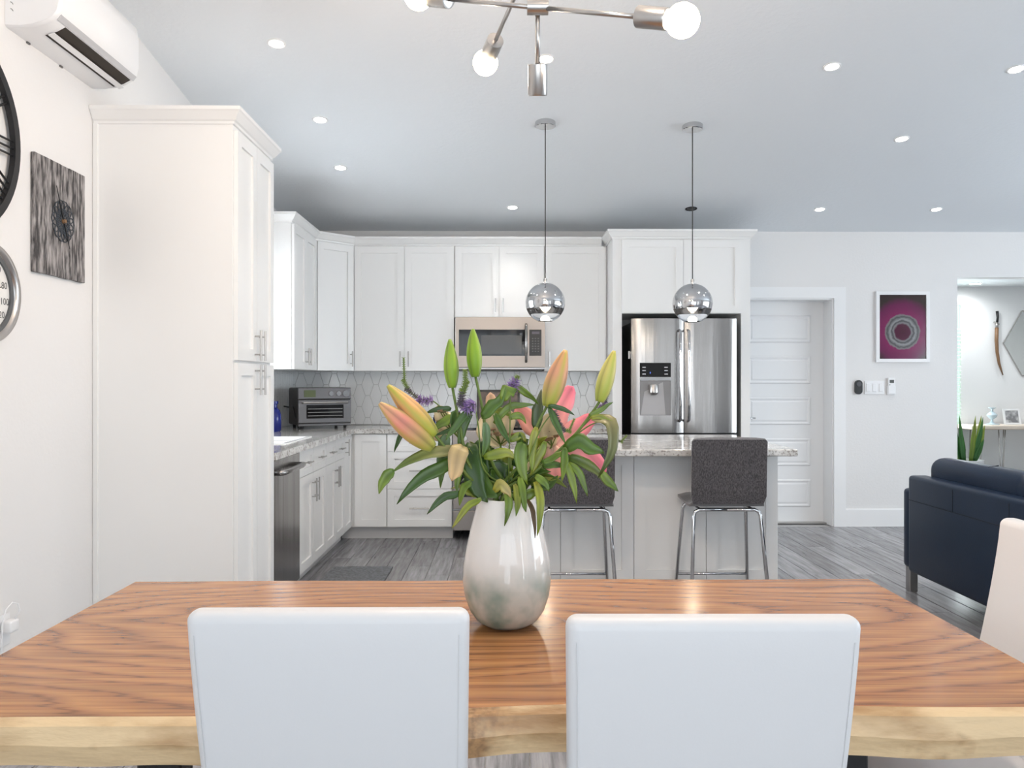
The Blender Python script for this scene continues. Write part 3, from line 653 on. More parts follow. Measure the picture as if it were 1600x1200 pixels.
# ------------------------------------------------------------------ island
IX0, IX1, IY0, IY1 = -.105, 1.632, 4.87, 5.86
t = thing('kitchen_island', 'white panelled kitchen island behind the bar stools', 'island', (IX0, IY0, 0))
MB().box(IX0, IX1, IY0, IY1, .0, .8745).build('carcass', cab_m, t)
IM = frame((0, IY0, 0), (1,0,0), (0,-1,0)); ix = [IX0, .335, .772, 1.203, IX1]
for k in range(4): shaker(t, IM, ix[k], ix[k+1], .105, .872, 'panel', st=.078 if False else .07)
MB().box(IX0, IX1, IY0-.021, IY0, 0, .105).build('base_rail', cab_m, t)
t = MB().rbox(IX0-.03, 1.655, 4.576, IY1+.04, .876, .915, .006, 2).build('island_countertop', granite_m)
tag(t, 'speckled granite slab topping the white kitchen island', 'countertop')
# bar stools
def stool(cx, label, rz=0):
    t = thing('bar_stool', label, 'bar stool', (0,0,0), 'charcoal bar stools at the island')
    # one-piece upholstered shell: back + seat profile, width w
    w = .412; prof = [(-.035,.372),(-.03,.36),(-.018,.20),(-.012,.06),(.0,.018),(.03,.0),(.10,-.004),(.25,.006),(.34,.012),(.365,.004)]
    th = .028; rings = []
    def shell(name, pr, th, mat_, inset=0):
        m = MB(); nn = len(pr); vs = []; nu = 9
        for side in (0, 1):
            for i, (y, z) in enumerate(pr):
                a = Vector((pr[max(i-1,0)][0], pr[max(i-1,0)][1])); b = Vector((pr[min(i+1,nn-1)][0], pr[min(i+1,nn-1)][1]))
                tg = (b-a).normalized(); nrm = Vector((-tg.y, tg.x))
                wi = w/2-(.012 if i in (0, nn-1) else .0)
                for u in range(nu):
                    s = -1+2*u/(nu-1); e = th*(side)*(1-.55*abs(s)**6)
                    vs.append((wi*s*(1-.0), y+nrm.x*e+0, .61+z+nrm.y*e))
        k = nn*nu; fs = []
        for side in (0, 1):
            for i in range(nn-1):
                for u in range(nu-1): fs.append(tuple(side*k+q for q in (i*nu+u, i*nu+u+1, (i+1)*nu+u+1, (i+1)*nu+u)))
        edge = [u for u in range(nu)]+[i*nu+nu-1 for i in range(1, nn)]+[(nn-1)*nu+u for u in range(nu-2, -1, -1)]+[i*nu for i in range(nn-2, 0, -1)]
        for i in range(len(edge)): a, b = edge[i], edge[(i+1) % len(edge)]; fs.append((a, b, k+b, k+a))
        m.add(vs, fs); return m.build(name, mat_, t, True, angle=math.radians(50))
    shell('backrest', prof[:5], th, fabric_m); shell('seat', prof[4:], th, fabric_m)
    # tubular frame: two side hoops and a foot bar
    zt = .592
    for sy, y0, y1 in ((-1, .03, -.055), (1, .30, .375)):
        pts = [(-w/2-.012, y1, .0), (-w/2+.022, y0+(y1-y0)*.06, zt-.035), (-w/2+.030, y0, zt-.012), (-w/2+.052, y0, zt), (0, y0, zt), (w/2-.052, y0, zt), (w/2-.030, y0, zt-.012), (w/2-.022, y0+(y1-y0)*.06, zt-.035), (w/2+.012, y1, 0)]
        MB().tube(pts[:4]+[pts[4]], .0105, 10).build('leg', chrome_m, t, True); MB().tube([pts[4]]+pts[5:], .0105, 10).build('leg', chrome_m, t, True)
    yb = .30+.075*.70
    MB().tube([(-w/2+.004, yb, .165), (w/2-.004, yb, .165)], .008, 8).build('foot_bar', chrome_m, t, True)
    for sx in (-1, 1): MB().tube([(sx*(w/2-.06), .03, zt), (sx*(w/2-.06), .30, zt)], .008, 8).build('seat_rail', chrome_m, t, True)
    t.location = (cx, 4.452, 0); t.rotation_euler = (0, 0, rz); return t
stool((xat(1080, 4.44)+xat(1198, 4.44))/2, 'charcoal fabric bar stool at the end of the island in front of the refrigerator')
stool((xat(843, 4.44)+xat(960, 4.44))/2, 'charcoal fabric bar stool partly hidden behind the lilies and vase')

# kitchen mat
p0, p1 = at(500, 890, 1), 0
def onfloor(px, py, z=0):
    d = ray(px, py); k = (z-H)/d.z; return Vector((d.x*k, d.y*k, z))
b = onfloor(614, 887); a = onfloor(500, 887)
o = MB().rbox(-1.19, b.x, 4.75, b.y, .0008, .011, .004, 2).build('kitchen_mat', mat_m); tag(o, 'dark grey kitchen mat on the floor in front of the sink cabinet', 'mat')

# ------------------------------------------------------------------ pendants, downlights, chandelier
def pendant(px, pyc, pys, label):
    cp = at_ceil(px, pyc); Y = cp.y; g = at(px, pys, Y); R = 31*Y/F
    t = thing('pendant_light', label, 'pendant light', (g.x, Y, g.z), 'chrome globe pendants over the island')
    zz = zc(Y)
    MB().lathe([(.062, -.022), (.066, -.018), (.066, .03)], (g.x, Y, zz-.004), 28).build('canopy', chrome_m, t, True, angle=SM)
    MB().tube([(g.x, Y, zz-.02), (g.x, Y, g.z+R+.02)], .0032, 8).build('cord', cord_m, t, True)
    MB().lathe([(.010, 0), (.012, .006), (.012, .03), (.006, .036)], (g.x, Y, g.z+R-.006), 14).build('ferrule', nickel_m, t, True)
    n = 28; cut = math.acos(-.30)
    top = [(R*math.sin(a), R*math.cos(a)) for a in [cut*k/n for k in range(n+1)]]; top[0] = (.004, R)
    m = MB().lathe(top, (g.x, Y, g.z), 40, caps=False); m.lathe([(r*.985, h*.985) for r, h in top], (g.x, Y, g.z), 40, caps=False); m.build('chrome_shade', chrome_m, t, True)
    end = math.acos(-.93)
    bot = [(R*math.sin(a), R*math.cos(a)) for a in [cut+(end-cut)*k/12 for k in range(13)]]
    m = MB().lathe(bot, (g.x, Y, g.z), 40, caps=False); b2 = [(r*.97, h*.97) for r, h in bot]; m.lathe(b2, (g.x, Y, g.z), 40, caps=False)
    m.build('glass_shade', mat('frosted_glass', (.96,.97,.99), .06, trans=1, ior=1.08) if 'frosted_glass' not in MATS else MATS['frosted_glass'], t, True)
    MB().lathe([(.002, -.045), (.018, -.040), (.030, -.022), (.028, 0), (.014, .03), (.013, .05)], (g.x, Y, g.z-.0), 18).build('bulb', bulb_m, t, True)
    l = bpy.data.lights.new('pendant_glow', 'POINT'); l.energy = 1.2; l.color = (1,.85,.65); l.shadow_soft_size = .03
    lo = bpy.data.objects.new('pendant_glow', l); C.objects.link(lo); lo.location = (g.x, Y, g.z-.10)
pendant(852, 192, 473, 'chrome and glass globe pendant hanging in front of the microwave')
pendant(1082, 197, 474, 'chrome and glass globe pendant hanging in front of the refrigerator')
tilt = Matrix.Rotation(math.atan(-SL), 4, 'X')
def downlight(px, py, label, lit=True, r=.034):
    p = at_ceil(px, py); t = thing('recessed_light', label, 'ceiling light', p, 'recessed ceiling lights')
    MB().lathe([(r, -.001), (r+.008, -.006), (r+.014, -.004), (r+.016, .004)], p, 24, caps=False).build('trim_ring', trim_m if lit else iron_m, t, True)
    MB().lathe([(r, -.004), (r*.2, -.007)], p, 20).build('lens', lens_m if lit else offlens_m, t)
    t.rotation_euler = tilt.to_euler()
    if lit:
        l = bpy.data.lights.new('downlight_beam', 'SPOT'); l.energy = 7 if px < 600 else 27 if py < 110 else 14 if py < 220 else 8; l.color = (1,.95,.89); l.spot_size = 2.2 if py < 110 else 1.9 if py < 220 else 1.4; l.spot_blend = .9; l.shadow_soft_size = .05
        lo = bpy.data.objects.new('downlight_beam', l); C.objects.link(lo); lo.location = p-Vector((0,0,.03))
for px, py, s in ((432,68,'above the tall pantry and sink'), (500,187,'above the left run of base cabinets'), (532,262,'above the kitchen sink window'), (801,324,'above the microwave cabinets'), (853,92,'above the dining table lamp'),
                  (1300,104,'over the dining end of the room'), (1588,108,'over the living room sofa'), (1409,217,'over the walkway beside the island'), (1281,327,'in front of the white panelled door'), (1463,327,'in front of the framed poster')):
    downlight(px, py, 'small round lit recessed ceiling light '+s)
downlight(1080, 326, 'small round unlit recessed ceiling light behind the pendant cord', False)
# chandelier over the table: two crossed rods and a short drop
t = thing('chandelier', 'brushed nickel rod chandelier with round bulbs above the dining table', 'chandelier', (0.085, 2.17, zc(2.17)))
hub = at(840, 12, 2.17); hub2 = hub+Vector((0, 0, .165)); rb = at(1064, 32, 1.95); lb = at(655, -6, 2.40); nb = at(759, 97, 2.66); nb2 = hub2+(hub2-nb)
drop = at(840, 150, 2.24); zt = zc(2.17)
MB().lathe([(.075, -.02), (.08, -.01), (.08, .03)], (hub.x, 2.17, zt-.005), 28).build('canopy', nickel_m, t, True, angle=SM)
MB().tube([hub, (hub.x, 2.17, zt-.01)], .0075, 12).build('stem', nickel_m, t, True)
MB().tube([hub-Vector((.028, .004, 0)), hub+Vector((.028, -.004, 0))], .021, 18).build('hub', nickel_m, t, True, angle=SM)
MB().tube([hub2-Vector((0, .028, 0)), hub2+Vector((0, .028, 0))], .021, 18).build('hub', nickel_m, t, True, angle=SM)
def arm(a, b, lit=True, lamp=True):
    a, b = Vector(a), Vector(b); d = (b-a).normalized(); L = (b-a).length
    e = b-d*.036 if lamp else b
    MB().tube([a, e-d*.078], .0065, 12).build('rod', nickel_m, t, True)
    MB().tube([e-d*.082, e-d*.080, e-d*.004, e], [.020, .0265, .0265, .024], 20).build('socket', nickel_m, t, True, angle=SM)
    if lamp:
        pts, rs = [], []
        for k in range(15):
            s = k/14; ang = PI*(.11+.89*s); pts.append(b+d*(-.041*math.cos(ang)+.004)); rs.append(max(.0012, .041*math.sin(ang)))
        pts = [e-d*.004]+pts; rs = [.014]+rs
        MB().tube(pts, rs, 20).build('bulb', bulb_m, t, True)
        l = bpy.data.lights.new('bulb_glow', 'POINT'); l.energy = 12; l.color = (1,.79,.61); l.shadow_soft_size = .042
        lo = bpy.data.objects.new('bulb_glow', l); C.objects.link(lo); lo.location = b+d*.06
arm(hub, rb); arm(hub, lb); arm(hub2, nb); arm(hub2, nb2); arm(hub, drop, lamp=False)

# ------------------------------------------------------------------ things on the left wall
t = thing('air_conditioner', 'white wall-mounted air conditioner with an open louvre above the left wall clock', 'air conditioner', (XW, 3.5, 2.62))
AY0, AY1 = 3.105, 3.772
prof = [(0, 2.64), (.06, 2.638), (.105, 2.643), (.150, 2.656), (.185, 2.675), (.203, 2.697), (.212, 2.735), (.212, 2.87), (.204, 2.915), (.18, 2.938), (0, 2.94)]
body = MB(); n_ = len(prof); ends = []
for yy, k in ((AY0, .955), (AY0+.006, .985), (AY0+.016, 1), (AY1-.016, 1), (AY1-.006, .985), (AY1, .955)):
    ends.append([(XW+.001+a*k, yy, 2.79+(c-2.79)*k) for a, c in prof])
body.add([v for e in ends for v in e], [(i*n_+k, i*n_+(k+1)%n_, (i+1)*n_+(k+1)%n_, (i+1)*n_+k) for i in range(5) for k in range(n_)]+[tuple(range(n_)), tuple(5*n_+k for k in range(n_))])
body.build('body', plas_m, t, True, angle=math.radians(40))
def zbot(a):
    for (a0, c0), (a1, c1) in zip(prof, prof[1:]):
        if a0 <= a <= a1 and a1 > a0: return c0+(c1-c0)*(a-a0)/(a1-a0)
def under(name, a0, a1, y0, y1, d0, d1, m_):
    q = [a0]+[a for a, c in prof if a0 < a < a1]+[a1]; vs = []; fs = []
    for a in q:
        for y_ in (y0, y1):
            for d in (d0, d1): vs.append((XW+.001+a+d*.3, y_, zbot(a)-d))
    for k in range(len(q)-1):
        b = k*4; fs += [(b, b+2, b+6, b+4), (b+1, b+3, b+7, b+5), (b, b+1, b+5, b+4), (b+2, b+3, b+7, b+6)]
    fs += [(0, 1, 3, 2), tuple(len(vs)-4+k for k in (0, 1, 3, 2))]
    return MB().add(vs, fs).build(name, m_, t)
out_m = mat('outlet_dark', (.03,.022,.016), .7)
under('air_outlet', .104, .182, AY0+.085, AY1-.03, .0003, .0015, out_m)
under('louvre', .119, .143, AY0+.075, AY1-.012, .006, .010, plas_m)
under('front_lip', .186, .201, AY0+.02, AY1-.012, .0003, .003, mat('lip_grey', (.52,.52,.54), .35))
for k in (.22, .58): MB().box(XW+.0005, XW+.007, AY0+.667*k-.010, AY0+.667*k+.010, 2.633, 2.641).build('clip', mat('clip_grey', (.12,.12,.12), .5) if k < .5 else MATS['clip_grey'], t)
for k, zz in ((0, 2.72), (1, 2.70), (2, 2.675)): MB().tube([(XW+.02+.012*math.cos(a), AY0-.0005, zz+.02+.012*math.sin(a)) for a in (.2, .6, 1.0, 1.4)], .0012, 5).build('side_mark', MATS['clip_grey'], t)
def ring(m, cy, cz, r0, r1, x0, x1, n=64):
    vs = []
    for k in range(n):
        a = 2*PI*k/n
        for r, xx in ((r0, x0), (r1, x0), (r1, x1), (r0, x1)): vs.append((xx, cy+r*math.cos(a), cz+r*math.sin(a)))
    m.add(vs, [(k*4+q, k*4+(q+1)%4, ((k+1)%n)*4+(q+1)%4, ((k+1)%n)*4+q) for k in range(n) for q in range(4)]); return m
cy, cz, R = 2.775, 2.18, .375
t = thing('wall_clock', 'large black open-frame clock with bar numerals on the left wall', 'clock', (XW, cy, cz))
ring(MB(), cy, cz, R-.032, R, XW+.012, XW+.034).build('outer_ring', iron_m, t)
ring(MB(), cy, cz, R-.165, R-.15, XW+.014, XW+.030).build('inner_ring', iron_m, t)
NUM = {1:'I',2:'II',3:'III',4:'IIII',5:'V',6:'VI',7:'VII',8:'VIII',9:'IX',10:'X',11:'XI',12:'XII'}
for h_ in range(1, 13):
    an = PI/2-h_*PI/6; s = NUM[h_]; m = MB(); r0, r1 = R-.152, R-.03
    def P(u, r): c_, s_ = math.cos(an), math.sin(an); return Vector((XW+.022, cy+c_*r+s_*u, cz+s_*r-c_*u))
    wd = sum({'I':.026,'V':.05,'X':.05}[c] for c in s); u = -wd/2
    for c in s:
        k = {'I':.026,'V':.05,'X':.05}[c]
        if c == 'I': segs = [((u+k/2, r0), (u+k/2, r1))]
        elif c == 'V': segs = [((u+.006, r1), (u+k/2, r0)), ((u+k-.006, r1), (u+k/2, r0))]
        else: segs = [((u+.006, r0), (u+k-.006, r1)), ((u+.006, r1), (u+k-.006, r0))]
        for a, b in segs: m.tube([P(*a), P(*b)], .0045, 6)
        u += k
    m.build('numeral', iron_m, t)
MB().lathe([(.02, .0), (.02, .04)], (XW, cy, cz), 16, 'x').build('centre_boss', iron_m, t)
for an, L in ((1.05, .15), (2.6, .21)): MB().tube([(XW+.03, cy, cz), (XW+.03, cy+L*math.cos(an), cz+L*math.sin(an))], .006, 6).build('hand', iron_m, t)
# round thermometer
cy, cz, R = 2.965, 1.62, .187
t = thing('wall_thermometer', 'round silver-rimmed dial thermometer low on the left wall', 'thermometer', (XW, cy, cz))
MB().lathe([(R, .001), (R, .03), (R-.006, .038), (R-.022, .034), (R-.028, .024)], (XW, cy, cz), 64, 'x', caps=False).build('rim', nickel_m, t, True)
MB().lathe([(R-.026, .004), (R-.026, .016)], (XW, cy, cz), 48, 'x').build('dial', dial_m, t)
ring(MB(), cy, cz, R-.046, R-.027, XW+.0165, XW+.024).build('inner_ring', mat('ring_grey', (.10,.105,.11), .5), t)
def text(s, size, place, m, parent, name='lettering'):
    cu = bpy.data.curves.new('t', 'FONT'); cu.body = s; cu.size = size; cu.align_x = 'CENTER'; cu.align_y = 'CENTER'
    o = bpy.data.objects.new('t', cu); C.objects.link(o); bpy.context.view_layer.update()
    me = bpy.data.meshes.new_from_object(o.evaluated_get(bpy.context.evaluated_depsgraph_get())); bpy.data.objects.remove(o)
    b = MB(); b.add([place(v.co) for v in me.vertices], [tuple(p.vertices) for p in me.polygons]); return b.build(name, m, parent)
for s, an in (('60', 52), ('80', 17), ('100', -13), ('120', -42)):
    a = math.radians(an); rr = R-.072
    text(s, .036, lambda v, a=a, rr=rr: Vector((XW+.0168, cy+rr*math.cos(a)+v.x, cz+rr*math.sin(a)+v.y)), ink_m, t)
m = MB()
for k in range(41):
    a = math.radians(80-k*4); m.tube([(XW+.0167, cy+(R-.105)*math.cos(a), cz+(R-.105)*math.sin(a)), (XW+.0167, cy+(R-.112)*math.cos(a), cz+(R-.112)*math.sin(a))], .0008, 4)
m.build('scale_marks', ink_m, t)
MB().tube([(XW+.020, cy, cz), (XW+.020, cy+.09*math.cos(.3), cz+.09*math.sin(.3))], .002, 6).build('needle', ink_m, t)
# plank picture
t = thing('plank_art', 'weathered grey plank board with a dark filigree dial on the left wall', 'wall art', (XW, 3.27, 1.736))
ay0, ay1, az0, az1 = 3.27, 3.66, 1.736, 2.213
npl = 6
for k in range(npl):
    y0 = ay0+(ay1-ay0)*k/npl; y1 = ay0+(ay1-ay0)*(k+1)/npl
    MB().rbox(XW+.002, XW+.018+random.uniform(-.0015, .0015), y0+.0006, y1-.0006, az0+random.uniform(-.001, .001), az1+random.uniform(-.001, .001), .002, 1).build('plank', ash_m, t)
mc = ((ay0+ay1)/2+.01, (az0+az1)/2)
m = MB()
for k in range(14):
    a = 2*PI*k/14
    for rr, q in ((.062, .026), (.036, .018)):
        c = (XW+.0215, mc[0]+rr*math.cos(a), mc[1]+rr*math.sin(a)); pts = [(c[0], c[1]+q*math.cos(b), c[2]+q*math.sin(b)) for b in [2*PI*j/10 for j in range(11)]]
        m.tube(pts, .0022, 5, caps=False)
m.build('filigree', mat('bluish_iron', (.05,.06,.075), .5, metal=.3), t)
dd = Vector((0, .30, -.72)).normalized()
for sgn, L in ((-1, .15), (1, .12)): MB().tube([(XW+.025, mc[0], mc[1]), (XW+.025, mc[0]+dd.y*L*sgn, mc[1]+dd.z*L*sgn)], [.004, .0015], 6).build('hand', iron_m, t)
MB().lathe([(.010, 0), (.008, .012)], (XW+.021, mc[0], mc[1]), 12, 'x').build('hub', brown_m, t)
# plug-in device at the table's end
p = Vector((XW, 3.06, .43)); c = at(4, 985, 1); dd_ = ray(4, 985); k = XW/dd_.x; p = Vector((XW, dd_.y*k, H+dd_.z*k))
t = thing('plug_in_charger', 'white plug-in charger with a looped cable at the left wall outlet', 'charger', p)
MB().rbox(XW+.001, XW+.008, p.y-.04, p.y+.035, p.z-.06, p.z+.06, .003, 2).build('cover_plate', plas_m, t)
MB().rbox(XW+.008, XW+.05, p.y-.03, p.y+.026, p.z-.005, p.z+.04, .008, 3).build('charger_body', plas_m, t, True)
MB().tube([(XW+.04, p.y+.012, p.z+.038), (XW+.05, p.y+.025, p.z+.07), (XW+.045, p.y+.022, p.z+.095), (XW+.035, p.y+.0, p.z+.105), (XW+.03, p.y-.03, p.z+.085), (XW+.03, p.y-.05, p.z+.03), (XW+.03, p.y-.06, p.z-.2)], .0028, 6).build('cable', plas_m, t, True)

# ------------------------------------------------------------------ things on the back wall
t = thing('framed_poster', 'white-framed dark magenta poster with pale rings on the back wall', 'picture', (0, YB, 1.8))
p0, p1 = at(1369, 566, YB-.02), at(1452.5, 455.5, YB-.02); fw = .030
m = MB()
for a in ((p0.x, p0.x+fw, p0.z, p1.z), (p1.x-fw, p1.x, p0.z, p1.z), (p0.x+fw, p1.x-fw, p0.z, p0.z+fw), (p0.x+fw, p1.x-fw, p1.z-fw, p1.z)): m.box(a[0], a[1], YB-.025, YB-.001, a[2], a[3])
m.build('frame', plas_m, t)
pc = Vector(((p0.x+p1.x)/2, YB-.012, (p0.z+p1.z)/2))
o = MB().box(p0.x+fw-pc.x, p1.x-fw-pc.x, -.003, .003, p0.z+fw-pc.z, p1.z-fw-pc.z).build('print', poster_m); o.parent = t; o.location = pc-Vector((0, YB, 1.8)); ORG[o.name] = Vector((0,0,0))
c = at(1340.5, 605, YB)
t = thing('thermostat', 'black pill-shaped wall control beside the white door casing', 'thermostat', (c.x, YB, c.z))
def capsule(w, h, y0, y1): return [(c.x+w*math.cos(a), c.z+(h-w)*(1 if math.sin(a) >= 0 else -1)+w*math.sin(a)) for a in [2*PI*(k+.5)/24 for k in range(24)]]
MB().prism(capsule(.033, .064, 0, 0), lambda p: p, YB-.022, YB-.001).build('body', black_m, t)
MB().lathe([(.022, -.0225), (.022, -.026)], (c.x, YB, c.z+.028), 20, 'y').build('dial', mat('sensor_grey', (.10,.10,.11), .2), t)
a, b = at(1350.5, 616, YB), at(1381, 595, YB)
t = thing('switch_plate', 'white triple light switch plate below the framed poster', 'light switch', (a.x, YB, a.z))
MB().rbox(a.x, b.x, YB-.008, YB-.001, a.z, b.z, .002, 2).build('cover_plate', plas_m, t)
for k in range(3):
    xc = a.x+(b.x-a.x)*(k+.5)/3; MB().rbox(xc-.017, xc+.017, YB-.013, YB-.0075, a.z+.024, b.z-.024, .002, 1).build('rocker', plas_m, t)
a, b = at(1385, 616, YB), at(1398, 590.5, YB)
t = thing('remote_control', 'white remote control in a wall holder below the framed poster', 'remote control', (a.x, YB, a.z))
MB().rbox(a.x, b.x, YB-.018, YB-.001, a.z-.004, a.z+.075, .003, 2).build('holder', plas_m, t)
MB().rbox(a.x+.006, b.x-.006, YB-.024, YB-.006, a.z+.004, b.z, .004, 2).build('body', plas_m, t)
MB().box(a.x+.018, b.x-.018, YB-.0252, YB-.0235, b.z-.045, b.z-.018).build('screen', mat('lcd_dark', (.06,.065,.06), .3), t)
MB().box(a.x+.016, a.x+.024, YB-.0252, YB-.0235, b.z-.066, b.z-.058).build('button', MATS['clip_grey'], t)

# ------------------------------------------------------------------ sofa
SXB, SYF, SYN = 2.475, 5.09, 2.95           # back plane, far end, near end
t = thing('sofa', 'navy blue leather sofa with metal legs standing with its back to the dining table', 'sofa', (SXB, SYN, 0))
MB().rbox(SXB+.02, SXB+.86, SYF-.115, SYF, .145, .635, .025, 3).build('armrest', navy_m, t, True, angle=SM)
MB().rbox(SXB+.02, SXB+.86, SYN, SYN+.115, .145, .635, .025, 3).build('armrest', navy_m, t, True, angle=SM)
bk = MB().rbox(SXB, SXB+.12, SYN+.02, SYF-.105, .135, .725, .022, 3).build('back_frame', navy_m, t, True, angle=SM)
MB().box(SXB-.0015, SXB+.001, SYN+.03, SYF-.115, .574, .578).build('seam', mat('seam_navy', (.003,.006,.014), .6), bk)
for k in range(1, 4):
    yy = SYN+.02+(SYF-.125-SYN)*k/4; MB().box(SXB-.0015, SXB+.001, yy-.002, yy+.002, .578, .70).build('seam', MATS['seam_navy'], bk)
MB().rbox(SXB+.12, SXB+.86, SYN+.115, SYF-.115, .145, .30, .02, 3).build('seat_frame', navy_m, t, True, angle=SM)
for k in range(2):
    y0 = SYN+.12+k*(SYF-SYN-.24)/2; y1 = y0+(SYF-SYN-.24)/2-.006
    MB().rbox(SXB+.14, SXB+.85, y0, y1, .30, .45, .045, 4).build('seat_cushion', navy_m, t, True)
    m = MB(); m.rbox(SXB+.105, SXB+.285, y0, y1, .45, .835, .075, 5)
    for v in m.v:
        f_ = (v.z-.45)/.385; v.x += -.01*f_+.025*math.sin((v.y-y0)*9)*.25; v.z += .012*math.sin((v.y-y0)/(y1-y0)*PI)*f_
    cu = m.build('back_cushion', navy_m, t, True)
    yy = (y0+y1)/2-.1
    MB().tube([(SXB+.105, yy, .72), (SXB+.112, yy, .79), (SXB+.15, yy, .832), (SXB+.2, yy, .842)], .0035, 6).build('seam', MATS['seam_navy'], cu)
for xx in (SXB+.03, SXB+.79):
    for yy in (SYN+.02, SYF-.075): MB().rbox(xx, xx+.05, yy, yy+.055, 0, .15, .003, 1).build('leg', nickel_m, t)

# ------------------------------------------------------------------ next room's furniture
t = thing('console_table', 'pale wood console table on hairpin legs in the room beyond', 'console table', (5.2, 9.2, 0))
MB().rbox(5.20, 6.75, 9.02, 9.37, .765, .815, .012, 2).build('table_top', pale_m, t)
for xx in (5.30, 6.65):
    for yy in (9.08, 9.32):
        MB().tube([(xx-.055, yy, .765), (xx+.005, yy, .0)], .006, 6).build('leg', nickel_m, t, True); MB().tube([(xx+.055, yy, .765), (xx+.005, yy, .0)], .006, 6).build('leg', nickel_m, t, True)
for dx in (-.035, .02, .04): MB().tube([(5.555+dx, 9.06, .765), (5.56, 9.06, 0)], .006, 6).build('leg', nickel_m, t, True)
o = MB().lathe([(.075, 0), (.078, .008), (.03, .016), (.014, .035), (.012, .06), (.045, .085), (.055, .11), (.035, .135), (.013, .15), (.013, .175), (.04, .19), (.04, .195)], (at(1550, 650, 9.15).x, 9.15, .8155), 24).build('candle_holder', mat('blue_grey_glass', (.55,.66,.72), .1, spec=.7), None, True, angle=SM)
tag(o, 'blue-grey glass candle holder standing on the console table', 'candle holder')
t = thing('photo_frame', 'silver photo frame leaning on the console table', 'picture frame', (5.85, 9.2, .8155))
q0, q1 = at(1570, 665, 9.2), at(1596, 639, 9.2); TM = lambda p: Vector((p.x, 9.2+(p.z-.8155)*.22+p.y, p.z))
m = MB()
for a in ((q0.x, q0.x+.02, 0, .012, .8155, q1.z), (q1.x-.02, q1.x, 0, .012, .8155, q1.z), (q0.x+.02, q1.x-.02, 0, .012, .8155, .835), (q0.x+.02, q1.x-.02, 0, .012, q1.z-.02, q1.z)): m.box(*a, TM)
m.build('frame', plas_m, t); MB().box(q0.x+.02, q1.x-.02, .004, .008, .835, q1.z-.02, TM).build('print', mat('grey_photo', (.62,.62,.63), .3, noise=((14,14,14), 3, (.22,.22,.23), .4, .6)), t)
c = at(1550, 650, 9.15)
# hexagonal mirror
cx, cz, R = 6.205, 1.745, .43
t = thing('hexagon_mirror', 'hexagonal mirror with a thin dark frame in the room beyond', 'mirror', (cx, HY, cz))
hexa = [(cx+R*math.cos(k*PI/3), cz+R*math.sin(k*PI/3)) for k in range(6)]
MB().prism([(cx+(a-cx)*.985, cz+(b-cz)*.985) for a, b in hexa], lambda p: p, HY-.012, HY-.002).build('mirror_glass', mirror_m, t)
for k in range(6): a, b = hexa[k], hexa[(k+1)%6]; MB().tube([(a[0], HY-.012, a[1]), (b[0], HY-.012, b[1])], .007, 6).build('frame_bar', nickel_m, t)
# sword
t = thing('curved_sword', 'curved sword in a brown scabbard hung on the white wall of the room beyond', 'sword', at(1558, 536, HY-.03))
W_ = lambda x, y: at(x, y, HY-.03)
MB().tube([W_(1558, 486), W_(1559, 496), W_(1558, 504)], [.016, .013, .013], 8).build('hilt', iron_m, t, True)
MB().tube([W_(1553, 503), W_(1558.5, 505), W_(1561, 507)], .010, 8).build('guard', nickel_m, t, True)
MB().tube([W_(1557.5, 505), W_(1557.5, 512)], .017, 8).build('collar', nickel_m, t, True)
MB().tube([W_(1557.5, 512), W_(1557, 532), W_(1558, 550), W_(1561, 568), W_(1567, 586)], [.020, .020, .018, .015, .006], 8).build('scabbard', brown_m, t, True)
